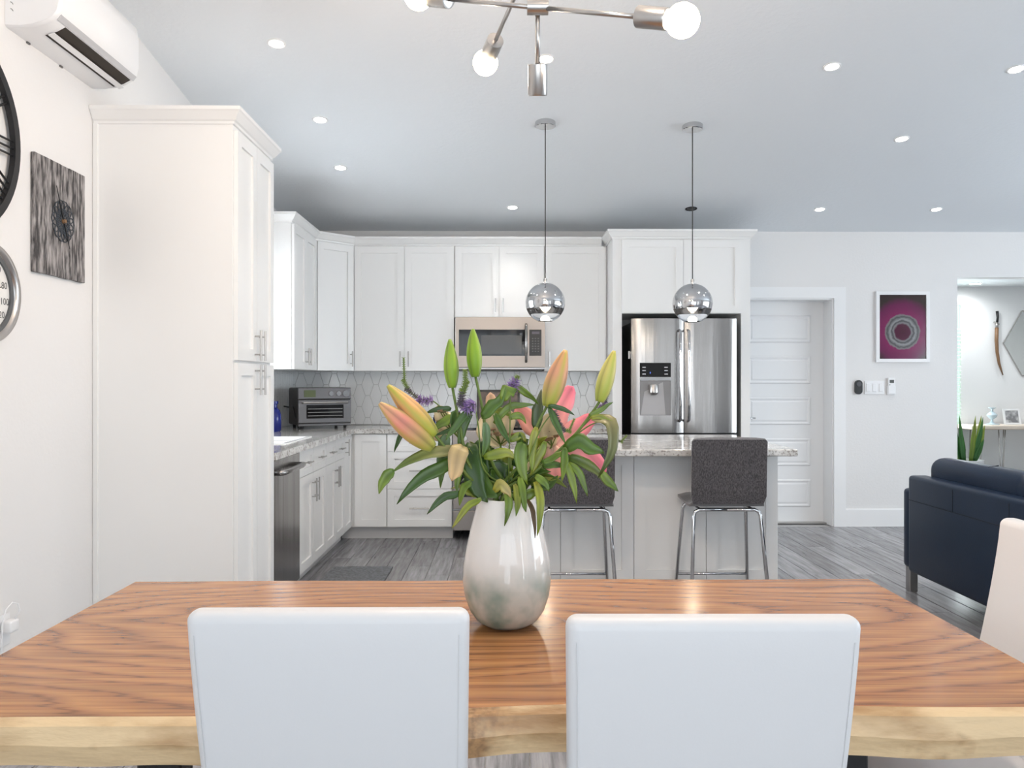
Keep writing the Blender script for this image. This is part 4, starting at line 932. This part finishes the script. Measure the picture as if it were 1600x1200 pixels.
# snake plant
c = at(1511, 712, 8.95); t = thing('snake_plant', 'yellow-edged snake plant in a white pot under the console table', 'plant', (c.x, 8.95, 0))
MB().lathe([(.11, 0), (.14, .02), (.16, .42), (.165, .44), (.15, .44), (.145, .41)], (c.x, 8.95, 0), 24).build('pot', plas_m, t, True, angle=SM)
MB().lathe([(.146, .40), (.146, .415)], (c.x, 8.95, 0), 20).build('soil', mat('soil', (.05,.035,.02), .9), t)
def blade(name, parent, P0, P1, P2, w, cols, up=None, nseg=9, fold=.25, mat_=None, twist=0, prof=None):
    """leaf or petal along a quadratic curve: tapering blade with a folded mid-rib and thickness"""
    P0, P1, P2 = Vector(P0), Vector(P1), Vector(P2); m = MB(); vs = []; cs = []; nw = 5
    view = up or Vector((0, -1, .25)); wob = random.uniform(-1, 1) if (mat_ or leaf_m) is leaf_m else 0
    for side in (0, 1):
        for i in range(nseg+1):
            s = i/nseg; p = P0*(1-s)**2+P1*2*s*(1-s)+P2*s*s+V((0, 0, 1))*(wob*w*.12*math.sin(s*9+wob*5))
            tg = ((P1-P0)*(1-s)+(P2-P1)*s); tg = tg.normalized() if tg.length > 1e-6 else Vector((0,0,1))
            sd = tg.cross(view); sd = sd.normalized() if sd.length > .05 else tg.orthogonal().normalized()
            sd = Matrix.Rotation(twist*(.5+s), 3, tg) @ sd; nr = sd.cross(tg)
            ww = w*(prof(s) if prof else (s+.04)**.55*(1.0-s)**.85*1.72)*.5
            if s >= .999: ww = w*.015
            for u in range(nw):
                q = -1+2*u/(nw-1); o_ = p+sd*ww*q*(1+.07*math.sin(s*17+q*2+wob*9))+nr*(abs(q)*ww*fold)+nr*(-.0006 if side else .0006)
                vs.append(o_); k = cols[0].lerp(cols[1], s) if isinstance(cols[0], Vector) else cols[0]
                e = (.78 if u == 2 else 1.08 if u in (1, 3) else .95)*(1+.10*math.sin(s*11+wob*20)); cs.append(tuple(k*e))
    K = (nseg+1)*nw; fs = []
    for side in (0, 1):
        for i in range(nseg):
            for u in range(nw-1): fs.append(tuple(side*K+q for q in (i*nw+u, i*nw+u+1, (i+1)*nw+u+1, (i+1)*nw+u)))
    for i in range(nseg):
        for u in (0, nw-1): fs.append((i*nw+u, (i+1)*nw+u, K+(i+1)*nw+u, K+i*nw+u))
    for i in (0, nseg):
        for u in range(nw-1): fs.append((i*nw+u, i*nw+u+1, K+i*nw+u+1, K+i*nw+u))
    m.add(vs, fs, cs); return m.build(name, mat_ or leaf_m, parent, True)
V = Vector
for k in range(11):
    a = random.uniform(0, 2*PI); l = random.uniform(.25, .52) if k > 3 else .52; rr = .07
    b0 = V((c.x+rr*math.cos(a), 8.95+rr*math.sin(a)*.6, .41)); tip = b0+V((math.cos(a)*.11, math.sin(a)*.05-.02, l)); 
    blade('leaf', t, b0, (b0+tip)/2+V((math.cos(a)*.02, 0, .02)), tip, .06, [V((.12,.22,.03)), V((.30,.36,.05))] if k % 2 else [V((.03,.12,.03)), V((.06,.20,.04))], prof=lambda s: max(.02, (1-s**3))*(.7+.3*min(1, s*3)))
o = MB().lathe([(.16, 0), (.20, .05), (.21, .20), (.19, .30)], (6.02, 8.75, 0), 24).lathe([(.195, .30), (.20, .315), (.19, .32)], (6.02, 8.75, 0), 24, caps=False).build('floor_pouf', plas_m, None, True)
tag(o, 'round white pouf on the floor below the console table', 'pouf')
p = Vector((at(1524, 443, 8.4).x, 0, 2.40)); d_ = ray(1524, 443); k_ = (2.40-H)/d_.z; p = Vector((d_.x*k_, d_.y*k_, 2.40))
t = thing('recessed_light', 'small round lit recessed light in the ceiling of the room beyond', 'ceiling light', p, 'recessed ceiling lights')
MB().lathe([(.055, -.001), (.07, -.006), (.072, -.0)], p, 24, caps=False).build('trim_ring', trim_m, t, True); MB().lathe([(.055, -.003), (.01, -.006)], p, 20).build('lens', lens_m, t)
for q in (p, Vector((5.2, 8.5, 2.40)), Vector((6.6, 8.5, 2.40))):  # first beam belongs to the fixture; two without fixtures are added to brighten the hall
    l = bpy.data.lights.new('hall_beam_and_fill', 'SPOT'); l.energy = 13; l.color = (.97,.99,1); l.spot_size = 3.05; l.spot_blend = 1; l.shadow_soft_size = .06
    lo = bpy.data.objects.new('hall_beam_and_fill', l); C.objects.link(lo); lo.location = q-Vector((0,0,.03))

# ------------------------------------------------------------------ dining table
t = thing('dining_table', 'live-edge wooden slab dining table with pale bark-side edges', 'dining table', (0, 1.8, 0))
TZ = .76; n = 60; vs = []; fs = []; midx = []
def fy(x): return 1.322+.020*math.sin(2.3*x+.9)+.010*math.sin(6.1*x+.4)+.012*x
def by(x): return 2.198+.006*math.sin(3.1*x+.4)+.004*math.sin(8*x)
sec = []
for i in range(n+1):
    x = -.985+1.97*i/n; f0, b0 = fy(x), by(x); wv = .003*math.sin(7*x)+.002*math.sin(23*x+1)
    sec.append([(x, f0, TZ), (x, f0-.014, TZ-.010), (x, f0-.022+wv*.4, TZ-.040+wv), (x, f0-.006+wv, TZ-.078+wv*.6), (x, f0+.05, TZ-.086), (x, b0-.03, TZ-.086), (x, b0+.004, TZ-.06), (x, b0+.006, TZ-.012), (x, b0, TZ)])
nn = 9
for s_ in sec: vs += s_
for i in range(n):
    for k in range(nn):
        fs.append((i*nn+k, i*nn+(k+1)%nn, (i+1)*nn+(k+1)%nn, (i+1)*nn+k)); midx.append(0 if k in (8, 4) else 1)
fs += [tuple(range(nn)), tuple(n*nn+k for k in range(nn))]; midx += [0, 0]
slab = MB().add(vs, fs).build('slab', suar_m, t, True, mats=[suar_m, sap_m], midx=midx, angle=math.radians(28))
for sx in (-1, 1):
    x0 = sx*.62
    MB().rbox(x0-.04, x0+.04, 1.47, 1.53, 0, .66, .004, 1).build('leg', iron_m, t); MB().rbox(x0-.04, x0+.04, 2.03, 2.09, 0, .66, .004, 1).build('leg', iron_m, t)
    MB().box(x0-.04, x0+.04, 1.47, 2.09, .66, .6735).build('mounting_plate', iron_m, t)
# dining chairs
def chair(label, loc, rz, w=.42):
    t = thing('dining_chair', label, 'chair', (0,0,0), 'white leather dining chairs')
    # local: chair faces +y, rear face of the back at y=0 at the top
    m = MB(); r = .020; nz, nu = 16, 12; rings = []; z0, z1 = .46, .955; th = .048
    bm = bmesh.new(); bmesh.ops.create_grid(bm, x_segments=1, y_segments=1, size=1); bm.free()
    b = MB().rbox(-w/2, w/2, 0, th, z0, z1, r, 5)
    # subdivide: rebuild as stacked outline rings so the back can curve
    def outline(hw, d0, d1, rr):
        pts = []
        for cxs, cys, a0 in ((hw-rr, d0+rr, -PI/2), (hw-rr, d1-rr, 0), (-hw+rr, d1-rr, PI/2), (-hw+rr, d0+rr, PI)):
            for k in range(6): a = a0+PI/2*k/5; pts.append((cxs+rr*math.cos(a), cys+rr*math.sin(a)))
        return pts
    levels = []
    for k in range(15):
        s = k/14; z = z0+(z1-.016-z0)*s; levels.append((z, 0))
    for k in range(1, 6):
        a = PI/2*k/5; levels.append((z1-.016+.016*math.sin(a), .016*(1-math.cos(a))))
    vs = []; n_ = 24
    for z, ins in levels:
        s = (z-z0)/(z1-z0); lean = .105*(1-s)**1.25; hw = w/2*(.955+.045*s)-ins
        o_ = outline(hw, ins+.0, th-ins, max(.004, r-ins))
        for (x, y) in o_:
            bulge = -.004*math.cos(min(1, abs(x)/hw)*PI/2) if y < th/2 else .004*math.cos(min(1, abs(x)/hw)*PI/2)
            vs.append((x, y+lean+bulge, z+(.003*(abs(x)/hw)**4 if s > .95 else 0)))
    L_ = len(levels); fs = [(i*n_+k, i*n_+(k+1)%n_, (i+1)*n_+(k+1)%n_, (i+1)*n_+k) for i in range(L_-1) for k in range(n_)]+[tuple(range(n_)), tuple((L_-1)*n_+k for k in range(n_))]
    bk = MB().add(vs, fs).build('backrest', leather_m, t, True, angle=math.radians(50))
    for sx in (-1, 1):
        pts = []
        for k in range(22):
            s = .06+.88*k/21; z = z0+(z1-z0)*s; lean = .105*(1-s)**1.25; hw = w/2*(.955+.045*s); pts.append((sx*(hw-.014), lean-.0006, z))
        MB().tube(pts, .0006, 5).build('stitching', stitch_m, bk, True)
    MB().rbox(-w/2, w/2, .11, .545, .415, .475, .022, 4).build('seat', leather_m, t, True)
    for sx in (-1, 1):
        for yy in (.15, .50): MB().rbox(sx*(w/2-.035)-.015, sx*(w/2-.035)+.015, yy-.015, yy+.015, 0, .42, .003, 1).build('leg', chrome_m, t)
    t.location = loc; t.rotation_euler = (0, 0, rz); return t
a, b = at(287, 960, 1.19), at(733, 960, 1.19); chair('white leather dining chair at the long table side, beside the vase towards the pantry', ((a.x+b.x)/2, 1.185, 0), 0, b.x-a.x)
a, b = at(885, 965, 1.15), at(1350, 965, 1.15); chair('white leather dining chair at the long table side, towards the sofa', ((a.x+b.x)/2, 1.145, 0), math.radians(-.6), b.x-a.x)
chair('white leather dining chair at the short end of the table beside the sofa', (1.275, 1.80, 0), PI/2, .44)

# ------------------------------------------------------------------ vase and flowers
VX, VY = at(792, 900, 1.80).x, 1.80
vs_ = VY/F
def zpx(y): return at(792, y, VY).z
t = MB(); prof = [(.045, 0), (.052, .001), (.068, .012), (.083, .034), (.0935, .066), (.0975, .097), (.096, .130), (.090, .165), (.081, .205), (.072, .240), (.0645, .268), (.0625, .277), (.0605, .279), (.0585, .276), (.068, .235), (.085, .165), (.090, .100), (.075, .04), (.03, .015)]
vase = t.lathe(prof, (0, 0, 0), 48).build('vase', vase_m, None, True); vase.location = (VX, VY, TZ+.0005)
tag(vase, 'white and grey-green teardrop glass vase on the wooden table', 'vase')
MOUTH = V((VX, VY, TZ+.27)); FOOT = V((VX, VY, TZ+.03))
G1, G2, G3, G4, G5 = V((.075,.150,.016)), V((.17,.25,.022)), V((.032,.085,.012)), V((.46,.36,.16)), V((.30,.31,.04))
PINK, PALE, PEACH, LIME = V((.82,.17,.26)), V((.80,.66,.42)), V((.80,.42,.27)), V((.30,.42,.03))
def P(x, y, dy=0): return at(x, y, VY+dy)
def stem_pts(pts, k):
    a = 2*PI*k/9; foot = FOOT+V((.03*math.cos(a), .03*math.sin(a), 0)); mouth = MOUTH+V((.034*math.cos(a), .034*math.sin(a), -.01)); q = [foot, mouth]+pts
    out = []
    for i in range(len(q)-1):
        p0, p1, p2, p3 = q[max(i-1,0)], q[i], q[i+1], q[min(i+2,len(q)-1)]
        for j in range(5):
            s = j/5; out.append(.5*((2*p1)+(p2-p0)*s+(2*p0-5*p1+4*p2-p3)*s*s+(3*p1-p0-3*p2+p3)*s**3))
    return out+[q[-1]]
def bud(parent, base, tip, wpx, c0, c1, c2):
    base, tip = V(base), V(tip); d = tip-base; L = d.length; d.normalize(); u = d.orthogonal().normalized(); w = d.cross(u); R = wpx*VY/F/2
    m = MB(); vs = []; cs = []; n = 30; N = 16
    for i in range(N+1):
        s = i/N; r = R*(math.sin(PI*(.10+.86*s))**.72*(1.05-.30*s)); r = max(r, R*.10)
        for k in range(n):
            a = 2*PI*k/n; rr = r*(1+.05*math.cos(3*a)-.13*max(0, -math.cos(3*a))**3); vs.append(base+d*(L*s)+(u*math.cos(a)+w*math.sin(a))*rr)
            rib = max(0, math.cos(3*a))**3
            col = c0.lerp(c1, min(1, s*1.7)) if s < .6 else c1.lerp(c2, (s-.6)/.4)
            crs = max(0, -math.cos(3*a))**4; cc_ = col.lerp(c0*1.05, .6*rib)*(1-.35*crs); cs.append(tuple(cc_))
    fs = [(i*n+k, i*n+(k+1)%n, (i+1)*n+(k+1)%n, (i+1)*n+k) for i in range(N) for k in range(n)]+[tuple(range(n)), tuple(N*n+k for k in range(n))]
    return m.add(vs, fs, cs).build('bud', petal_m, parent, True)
stem_m = mat('stem_green', (.13,.20,.035), .5)
SK = [0]
def flower_stem(name, label, cat, pts, r0=.0042):
    t = thing(name, label, cat, FOOT, 'cut flowers standing in the vase'); SK[0] += 1
    pp = stem_pts(pts, SK[0]); MB().tube(pp, [r0*(1-.35*i/len(pp)) for i in range(len(pp))], 8).build('stem', stem_m, t, True); return t
def leaf(t, x0, y0, x1, y1, x2, y2, w, c, d0=0, d1=0, d2=0, tw=None, fold=.25):
    tw = random.uniform(-.45, .45) if tw is None else tw
    return blade('leaf', t, P(x0, y0, d0), P(x1, y1, d1), P(x2, y2, d2), w*1.18*VY/F, [c[0], c[1]] if isinstance(c, tuple) else [c, c.lerp(G2, .4)], twist=tw, fold=fold)
PK = .0
s1 = flower_stem('lily_stem', 'lily stem with the shorter upright green bud', 'lily', [P(738, 735, -.03), P(718, 660, -.03), P(707, 606, -.03)])
bud(s1, P(707, 606, -.03), P(703, 530, -.03), 25, V((.20,.36,.02)), V((.30,.46,.03)), V((.24,.38,.03)))
s2 = flower_stem('lily_stem', 'lily stem with the tallest upright green bud', 'lily', [P(766, 715, -.02), P(754, 640, -.02), P(743, 589, -.02)])
bud(s2, P(743, 589, -.02), P(739, 514, -.02), 26, V((.18,.34,.015)), V((.29,.46,.02)), V((.24,.38,.02)))
s3 = flower_stem('lily_stem', 'lily stem with a pair of pink-tinged buds leaning towards the pantry', 'lily', [P(735, 748, -.04), P(707, 712, -.05), P(678, 678, -.06)])
bud(s3, P(680, 680, -.06), P(606, 602, -.07), 33, V((.36,.42,.04)), V((.72,.36,.13)), V((.50,.42,.06)))
bud(s3, P(676, 700, -.06), P(593, 630, -.085), 37, V((.38,.42,.06)), V((.76,.27,.20)), V((.70,.42,.20)))
s4 = flower_stem('lily_stem', 'lily stem with a large pink bud in front of the microwave cabinet door', 'lily', [P(822, 715, -.03), P(838, 668, -.03), P(856, 632, -.03)])
bud(s4, P(856, 636, -.03), P(884, 547, -.03), 36, V((.38,.44,.05)), V((.72,.34,.20)), V((.62,.34,.10)))
s5 = flower_stem('lily_stem', 'lily stem with a yellow-green bud leaning towards the refrigerator', 'lily', [P(835, 738, -.02), P(893, 685, -.01), P(925, 645, 0), P(937, 627, 0)])
bud(s5, P(937, 628, 0), P(960, 548, 0), 29, V((.36,.44,.06)), V((.62,.56,.16)), V((.52,.46,.08)))
def open_lily(t, cx, cy, dy, tips, w, cols):
    c = P(cx, cy, dy)
    for (x1, y1, x2, y2, dd), cc in zip(tips, cols):
        blade('petal', t, c, P(x1, y1, dy+dd*.5), P(x2, y2, dy+dd), w*VY/F, [PALE.lerp(cc, .45), cc], mat_=petal_m, twist=random.uniform(-.3, .3), fold=.18, nseg=16, prof=lambda s: (s+.05)**.5*(1-s)**.42*1.42)
    for k in range(6):
        e = c+V((random.uniform(-.03, .03), -.02, random.uniform(.01, .045))); MB().tube([c, e], .0012, 5).build('stamen', stem_m, t); MB().tube([e-V((.006,0,0)), e+V((.006,0,.002))], .003, 6).build('anther', brown_m, t)
s6 = flower_stem('lily_stem', 'lily stem with a wide open pink bloom behind the large pink bud', 'lily', [P(825, 745, .05), P(848, 715, .07), P(862, 698, .08)])
open_lily(s6, 862, 697, .08, [(868, 640, 896, 604, .05), (838, 670, 806, 634, .03), (890, 680, 930, 650, .02), (905, 680, 946, 742, .04), (868, 720, 868, 748, -.03), (850, 665, 866, 652, -.05), (842, 705, 826, 740, 0)], 44, [PINK, PINK.lerp(PEACH, .4), PINK, PINK, PINK.lerp(PALE, .2), PALE, PALE])
s7 = flower_stem('lily_stem', 'lily stem with an opening cream and peach bloom in the middle of the bouquet', 'lily', [P(785, 745, .03), P(782, 715, .04), P(782, 695, .04)])
open_lily(s7, 782, 695, .04, [(772, 655, 766, 613, .03), (792, 670, 796, 640, -.02), (765, 660, 776, 645, -.01), (745, 685, 760, 650, .02)], 32, [PEACH.lerp(PALE, .3), PALE.lerp(PEACH, .3), PALE, PALE])
s8 = flower_stem('lily_stem', 'lily stem with a small cream bloom above the pair of leaning buds', 'lily', [P(748, 740, .01), P(722, 690, .02), P(705, 672, .02)])
open_lily(s8, 705, 672, .02, [(690, 655, 684, 633, 0), (680, 665, 686, 690, 0), (700, 655, 690, 645, .02)], 30, [PALE, PALE.lerp(G5, .2), PALE])
# speedwell spikes
PUR, GSP, GRY = V((.20,.11,.34)), V((.20,.28,.05)), V((.13,.11,.13))
def spike(t, pts, r, purple_at, seed):
    rnd = random.Random(seed); m = MB(); pp = []
    for i in range(len(pts)-1):
        for j in range(12): pp.append(V(pts[i]).lerp(V(pts[i+1]), j/8))
    n = len(pp)
    MB().tube(pp, .0018, 6).build('spike_stem', stem_m, t, True)
    for i, p in enumerate(pp):
        tg = (pp[min(i+1, n-1)]-pp[max(i-1, 0)]).normalized(); e1 = tg.orthogonal().normalized(); e2 = tg.cross(e1)
        s = i/n; rr = r*1.25*(1-.5*s)
        for k in range(7):
            a = 2*PI*k/7+i*.5; d = (e1*math.cos(a)+e2*math.sin(a)+tg*(.5*rnd.random())).normalized()
            fl = s < purple_at and rnd.random() < .75; L = rr*(1.5 if fl else 1); col = (PUR.lerp(V((.5,.36,.62)), rnd.random()*.6) if fl else (GRY if s < .55 else GSP))
            q = p+d*L; sd = d.orthogonal().normalized()*rr*.33; up = d.cross(sd)
            m.add([p+sd*.6, p-sd*.3+up*.6, p-sd*.3-up*.6, q], [(0,1,3),(1,2,3),(2,0,3),(0,2,1)], [tuple(col)]*3+[tuple(col*1.15)])
    o = m.build('florets', petal_m, t); o['kind'] = 'stuff'
w1 = flower_stem('speedwell_stem', 'speedwell stem bending upright with a green tip beside the leaning buds', 'speedwell', [P(738, 735, .01), P(712, 668, .01), P(690, 638, .01), P(676, 626, .01)], .002)
spike(w1, [P(676, 626, .01), P(658, 626, .01), P(640, 612, .01), P(632, 598, .01), P(631, 570, .01)], .0085, .30, 1)
w2 = flower_stem('speedwell_stem', 'speedwell stem with a bright violet tuft beside the two green buds', 'speedwell', [P(757, 735, -.05), P(748, 670, -.05), P(742, 634, -.05)], .002)
spike(w2, [P(742, 630, -.05), P(730, 638, -.05), P(720, 630, -.05), P(722, 614, -.05), P(728, 600, -.05), P(727, 584, -.05)], .012, .26, 2)
w3 = flower_stem('speedwell_stem', 'speedwell stem with a small faded purple head below the microwave', 'speedwell', [P(795, 730, -.03), P(797, 660, -.03), P(797, 612, -.03)], .002)
spike(w3, [P(797, 612, -.03), P(802, 603, -.03), P(807, 592, -.03)], .012, .8, 3)
w4 = flower_stem('speedwell_stem', 'speedwell stem with a drooping grey spike below the large pink bud', 'speedwell', [P(820, 730, -.05), P(845, 670, -.05), P(866, 642, -.05)], .002)
spike(w4, [P(866, 642, -.05), P(872, 658, -.05), P(880, 670, -.05), P(889, 674, -.05), P(895, 660, -.05)], .007, 0, 4)
w5 = flower_stem('speedwell_stem', 'speedwell stem curling past the yellow-green bud towards the island worktop', 'speedwell', [P(860, 715, -.01), P(910, 672, 0), P(938, 660, 0), P(956, 676, 0)], .002)
spike(w5, [P(956, 676, 0), P(962, 686, 0), P(970, 690, 0), P(977, 683, 0)], .005, 0, 5)
w6 = flower_stem('speedwell_stem', 'speedwell stem with a short grey spike right behind the yellow-green bud', 'speedwell', [P(850, 725, .02), P(905, 672, .02), P(936, 640, .02)], .002)
spike(w6, [P(936, 640, .02), P(944, 630, .02), P(949, 618, .02), P(951, 600, .02)], .006, .3, 6)
# leaves, given to the stem they grow from
for a in (
 (s3, 722,704, 665,700, 612,738, 24, (G4.lerp(G1,.35),G1), -.05,-.07,-.09), (s3, 616,736, 600,742, 592,772, 20, (G1,G2), -.09,-.09,-.10),
 (s3, 722,722, 668,726, 620,787, 25, (G1,G3), -.05,-.07,-.08), (s1, 722,770, 692,770, 667,803, 15, (G3,G3), -.05,-.06,-.07),
 (s1, 752,778, 725,790, 706,826, 13, (G2,G5), -.06,-.08,-.09), (s3, 724,692, 712,715, 706,756, 34, (G4,G4.lerp(PEACH,.3)), -.07,-.09,-.10),
 (s3, 697,680, 690,705, 688,762, 24, (V((.16,.26,.13)),G1), -.02,-.02,-.03), (s8, 738,648, 705,676, 678,681, 11, (G3,G3), -.02,-.02,-.03),
 (s8, 738,640, 712,660, 696,690, 15, (G3,G1), -.05,-.06,-.07), (s3, 640,668, 622,676, 616,708, 10, (G3,G3), -.02,-.02,-.02),
 (s2, 752,648, 775,640, 790,606, 24, (G1,G1), -.05,-.06,-.06), (s2, 785,622, 795,606, 808,612, 24, (G2,G1), -.06,-.06,-.05),
 (s2, 772,660, 800,622, 836,634, 14, (G2,G1), -.02,-.02,-.02), (w3, 806,604, 818,608, 842,632, 13, (G2,G1), -.03,-.03,-.02),
 (s6, 838,668, 840,640, 846,610, 22, (G3,V((.14,.15,.09))), .0,0,0), (s4, 856,634, 880,636, 898,649, 9, (G3,G3), -.06,-.06,-.06),
 (s4, 858,636, 868,664, 884,694, 13, (G3,G1), -.06,-.07,-.06), (s5, 920,650, 940,640, 958,628, 10, (G2,G1), -.02,-.02,-.02),
 (s5, 922,652, 945,650, 964,664, 10, (G5,G2), -.02,-.03,-.03), (s5, 925,650, 985,655, 934,750, 26, (V((.34,.28,.13)),G3), -.02,-.04,-.05),
 (s5, 882,698, 915,684, 944,712, 30, (G1,G1), -.03,-.05,-.05), (s6, 885,718, 925,715, 946,758, 20, (G1,G1.lerp(G4,.3)), .0,-.01,-.02),
 (s6, 940,738, 950,755, 966,767, 17, (G2,G1), -.02,-.02,-.02), (s5, 884,722, 896,748, 901,786, 14, (G2,G2), -.05,-.06,-.06),
 (s5, 888,722, 910,738, 918,776, 14, (G2,G1), -.04,-.05,-.05), (s6, 882,700, 884,725, 878,752, 15, (G1,G2), -.05,-.06,-.06),
 (s7, 790,764, 800,785, 788,822, 15, (G2,G1), -.07,-.09,-.085), (s4, 836,752, 850,775, 839,838, 16, (G5,G2), -.06,-.09,-.09),
 (s7, 804,756, 813,782, 806,808, 13, (G5,G1), -.06,-.08,-.09), (w4, 824,780, 838,800, 836,842, 9, (V((.12,.08,.04)),V((.09,.06,.035))), -.06,-.085,-.09),
 (s4, 812,742, 818,775, 822,802, 14, (G2,G1), -.06,-.08,-.085), (s1, 738,690, 728,735, 762,786, 44, (G3,G3), -.02,-.03,-.05),
 (s3, 728,738, 745,748, 778,784, 46, (G3,G1), .0,-.02,-.04), (s2, 752,690, 745,720, 764,760, 34, (G3,G3), .0,.0,0), (s7, 786,716, 775,740, 776,782, 40, (G3,G3), .03,.03,.02),
 (s2, 756,716, 790,700, 806,716, 20, (G2,G5), -.05,-.06,-.06), (s2, 757,660, 764,690, 752,716, 16, (V((.10,.18,.08)),G1), -.06,-.06,-.06),
 (w2, 735,644, 722,662, 716,700, 18, (G3,G1), -.03,-.03,-.03), (s8, 705,640, 690,636, 664,646, 12, (G3,G3), .0,0,0), (s8, 708,652, 690,660, 676,676, 20, (G2,G1), -.01,-.02,-.02),
 (s1, 716,640, 706,650, 708,672, 16, (G1,G3), -.03,-.03,-.03), (s7, 772,646, 784,670, 796,694, 14, (G1,G3), -.04,-.05,-.05), (s4, 818,690, 806,712, 824,760, 24, (G1,G2), -.05,-.06,-.06),
 (s4, 838,668, 828,700, 832,740, 16, (G5,G2), -.05,-.05,-.05), (s6, 852,690, 842,715, 828,742, 16, (G2,G5), -.03,-.03,-.03), (w5, 846,722, 872,716, 890,700, 13, (G1,G2), -.03,-.03,-.03),
 (s5, 848,730, 868,722, 886,732, 14, (G1,G3), -.03,-.04,-.04), (s4, 836,745, 850,748, 858,768, 14, (G2,G1), -.06,-.07,-.07), (s7, 772,765, 790,748, 798,780, 20, (G5,G4), -.07,-.08,-.08),
 (s1, 736,752, 722,760, 718,790, 16, (G1,G2), -.05,-.06,-.06), (s3, 720,735, 712,750, 714,768, 12, (G2,G1), -.05,-.05,-.05), (w3, 796,655, 812,640, 822,662, 14, (G2,G2), -.02,-.02,-.02),
 (w3, 796,690, 815,672, 822,690, 15, (G2,G5), -.02,-.02,-.02), (s2, 760,640, 775,635, 800,652, 16, (G5,G2), .0,0,0), (s6, 830,760, 858,764, 872,744, 18, (G3,G1), .02,.02,.01), (s7, 805,772, 828,778, 842,764, 22, (G1,G2), -.05,-.06,-.05),
): leaf(*a)

rl = random.Random(21); pool = [s1, s2, s3, s4, s5, s6, s7, w3]
for k in range(34):
    a = rl.uniform(-1, 1); x0, y0 = 786+a*48, rl.uniform(715, 775); L_ = rl.uniform(30, 62); th = -PI/2+a*1.5+rl.uniform(-.7, .7); dd = rl.uniform(-.03, .07)
    x2, y2 = x0+L_*math.cos(th), y0+L_*math.sin(th)*.8; x1, y1 = (x0+x2)/2+rl.uniform(-8, 8), (y0+y2)/2-rl.uniform(2, 12)
    leaf(pool[k % 8], x0, y0, x1, y1, x2, y2, rl.uniform(12, 24), rl.choice([(G3, G1), (G1, G2), (G3, G3), (G2, G5), (G1, G1)]), dd, dd, dd-.01, tw=rl.uniform(-.8, .8))
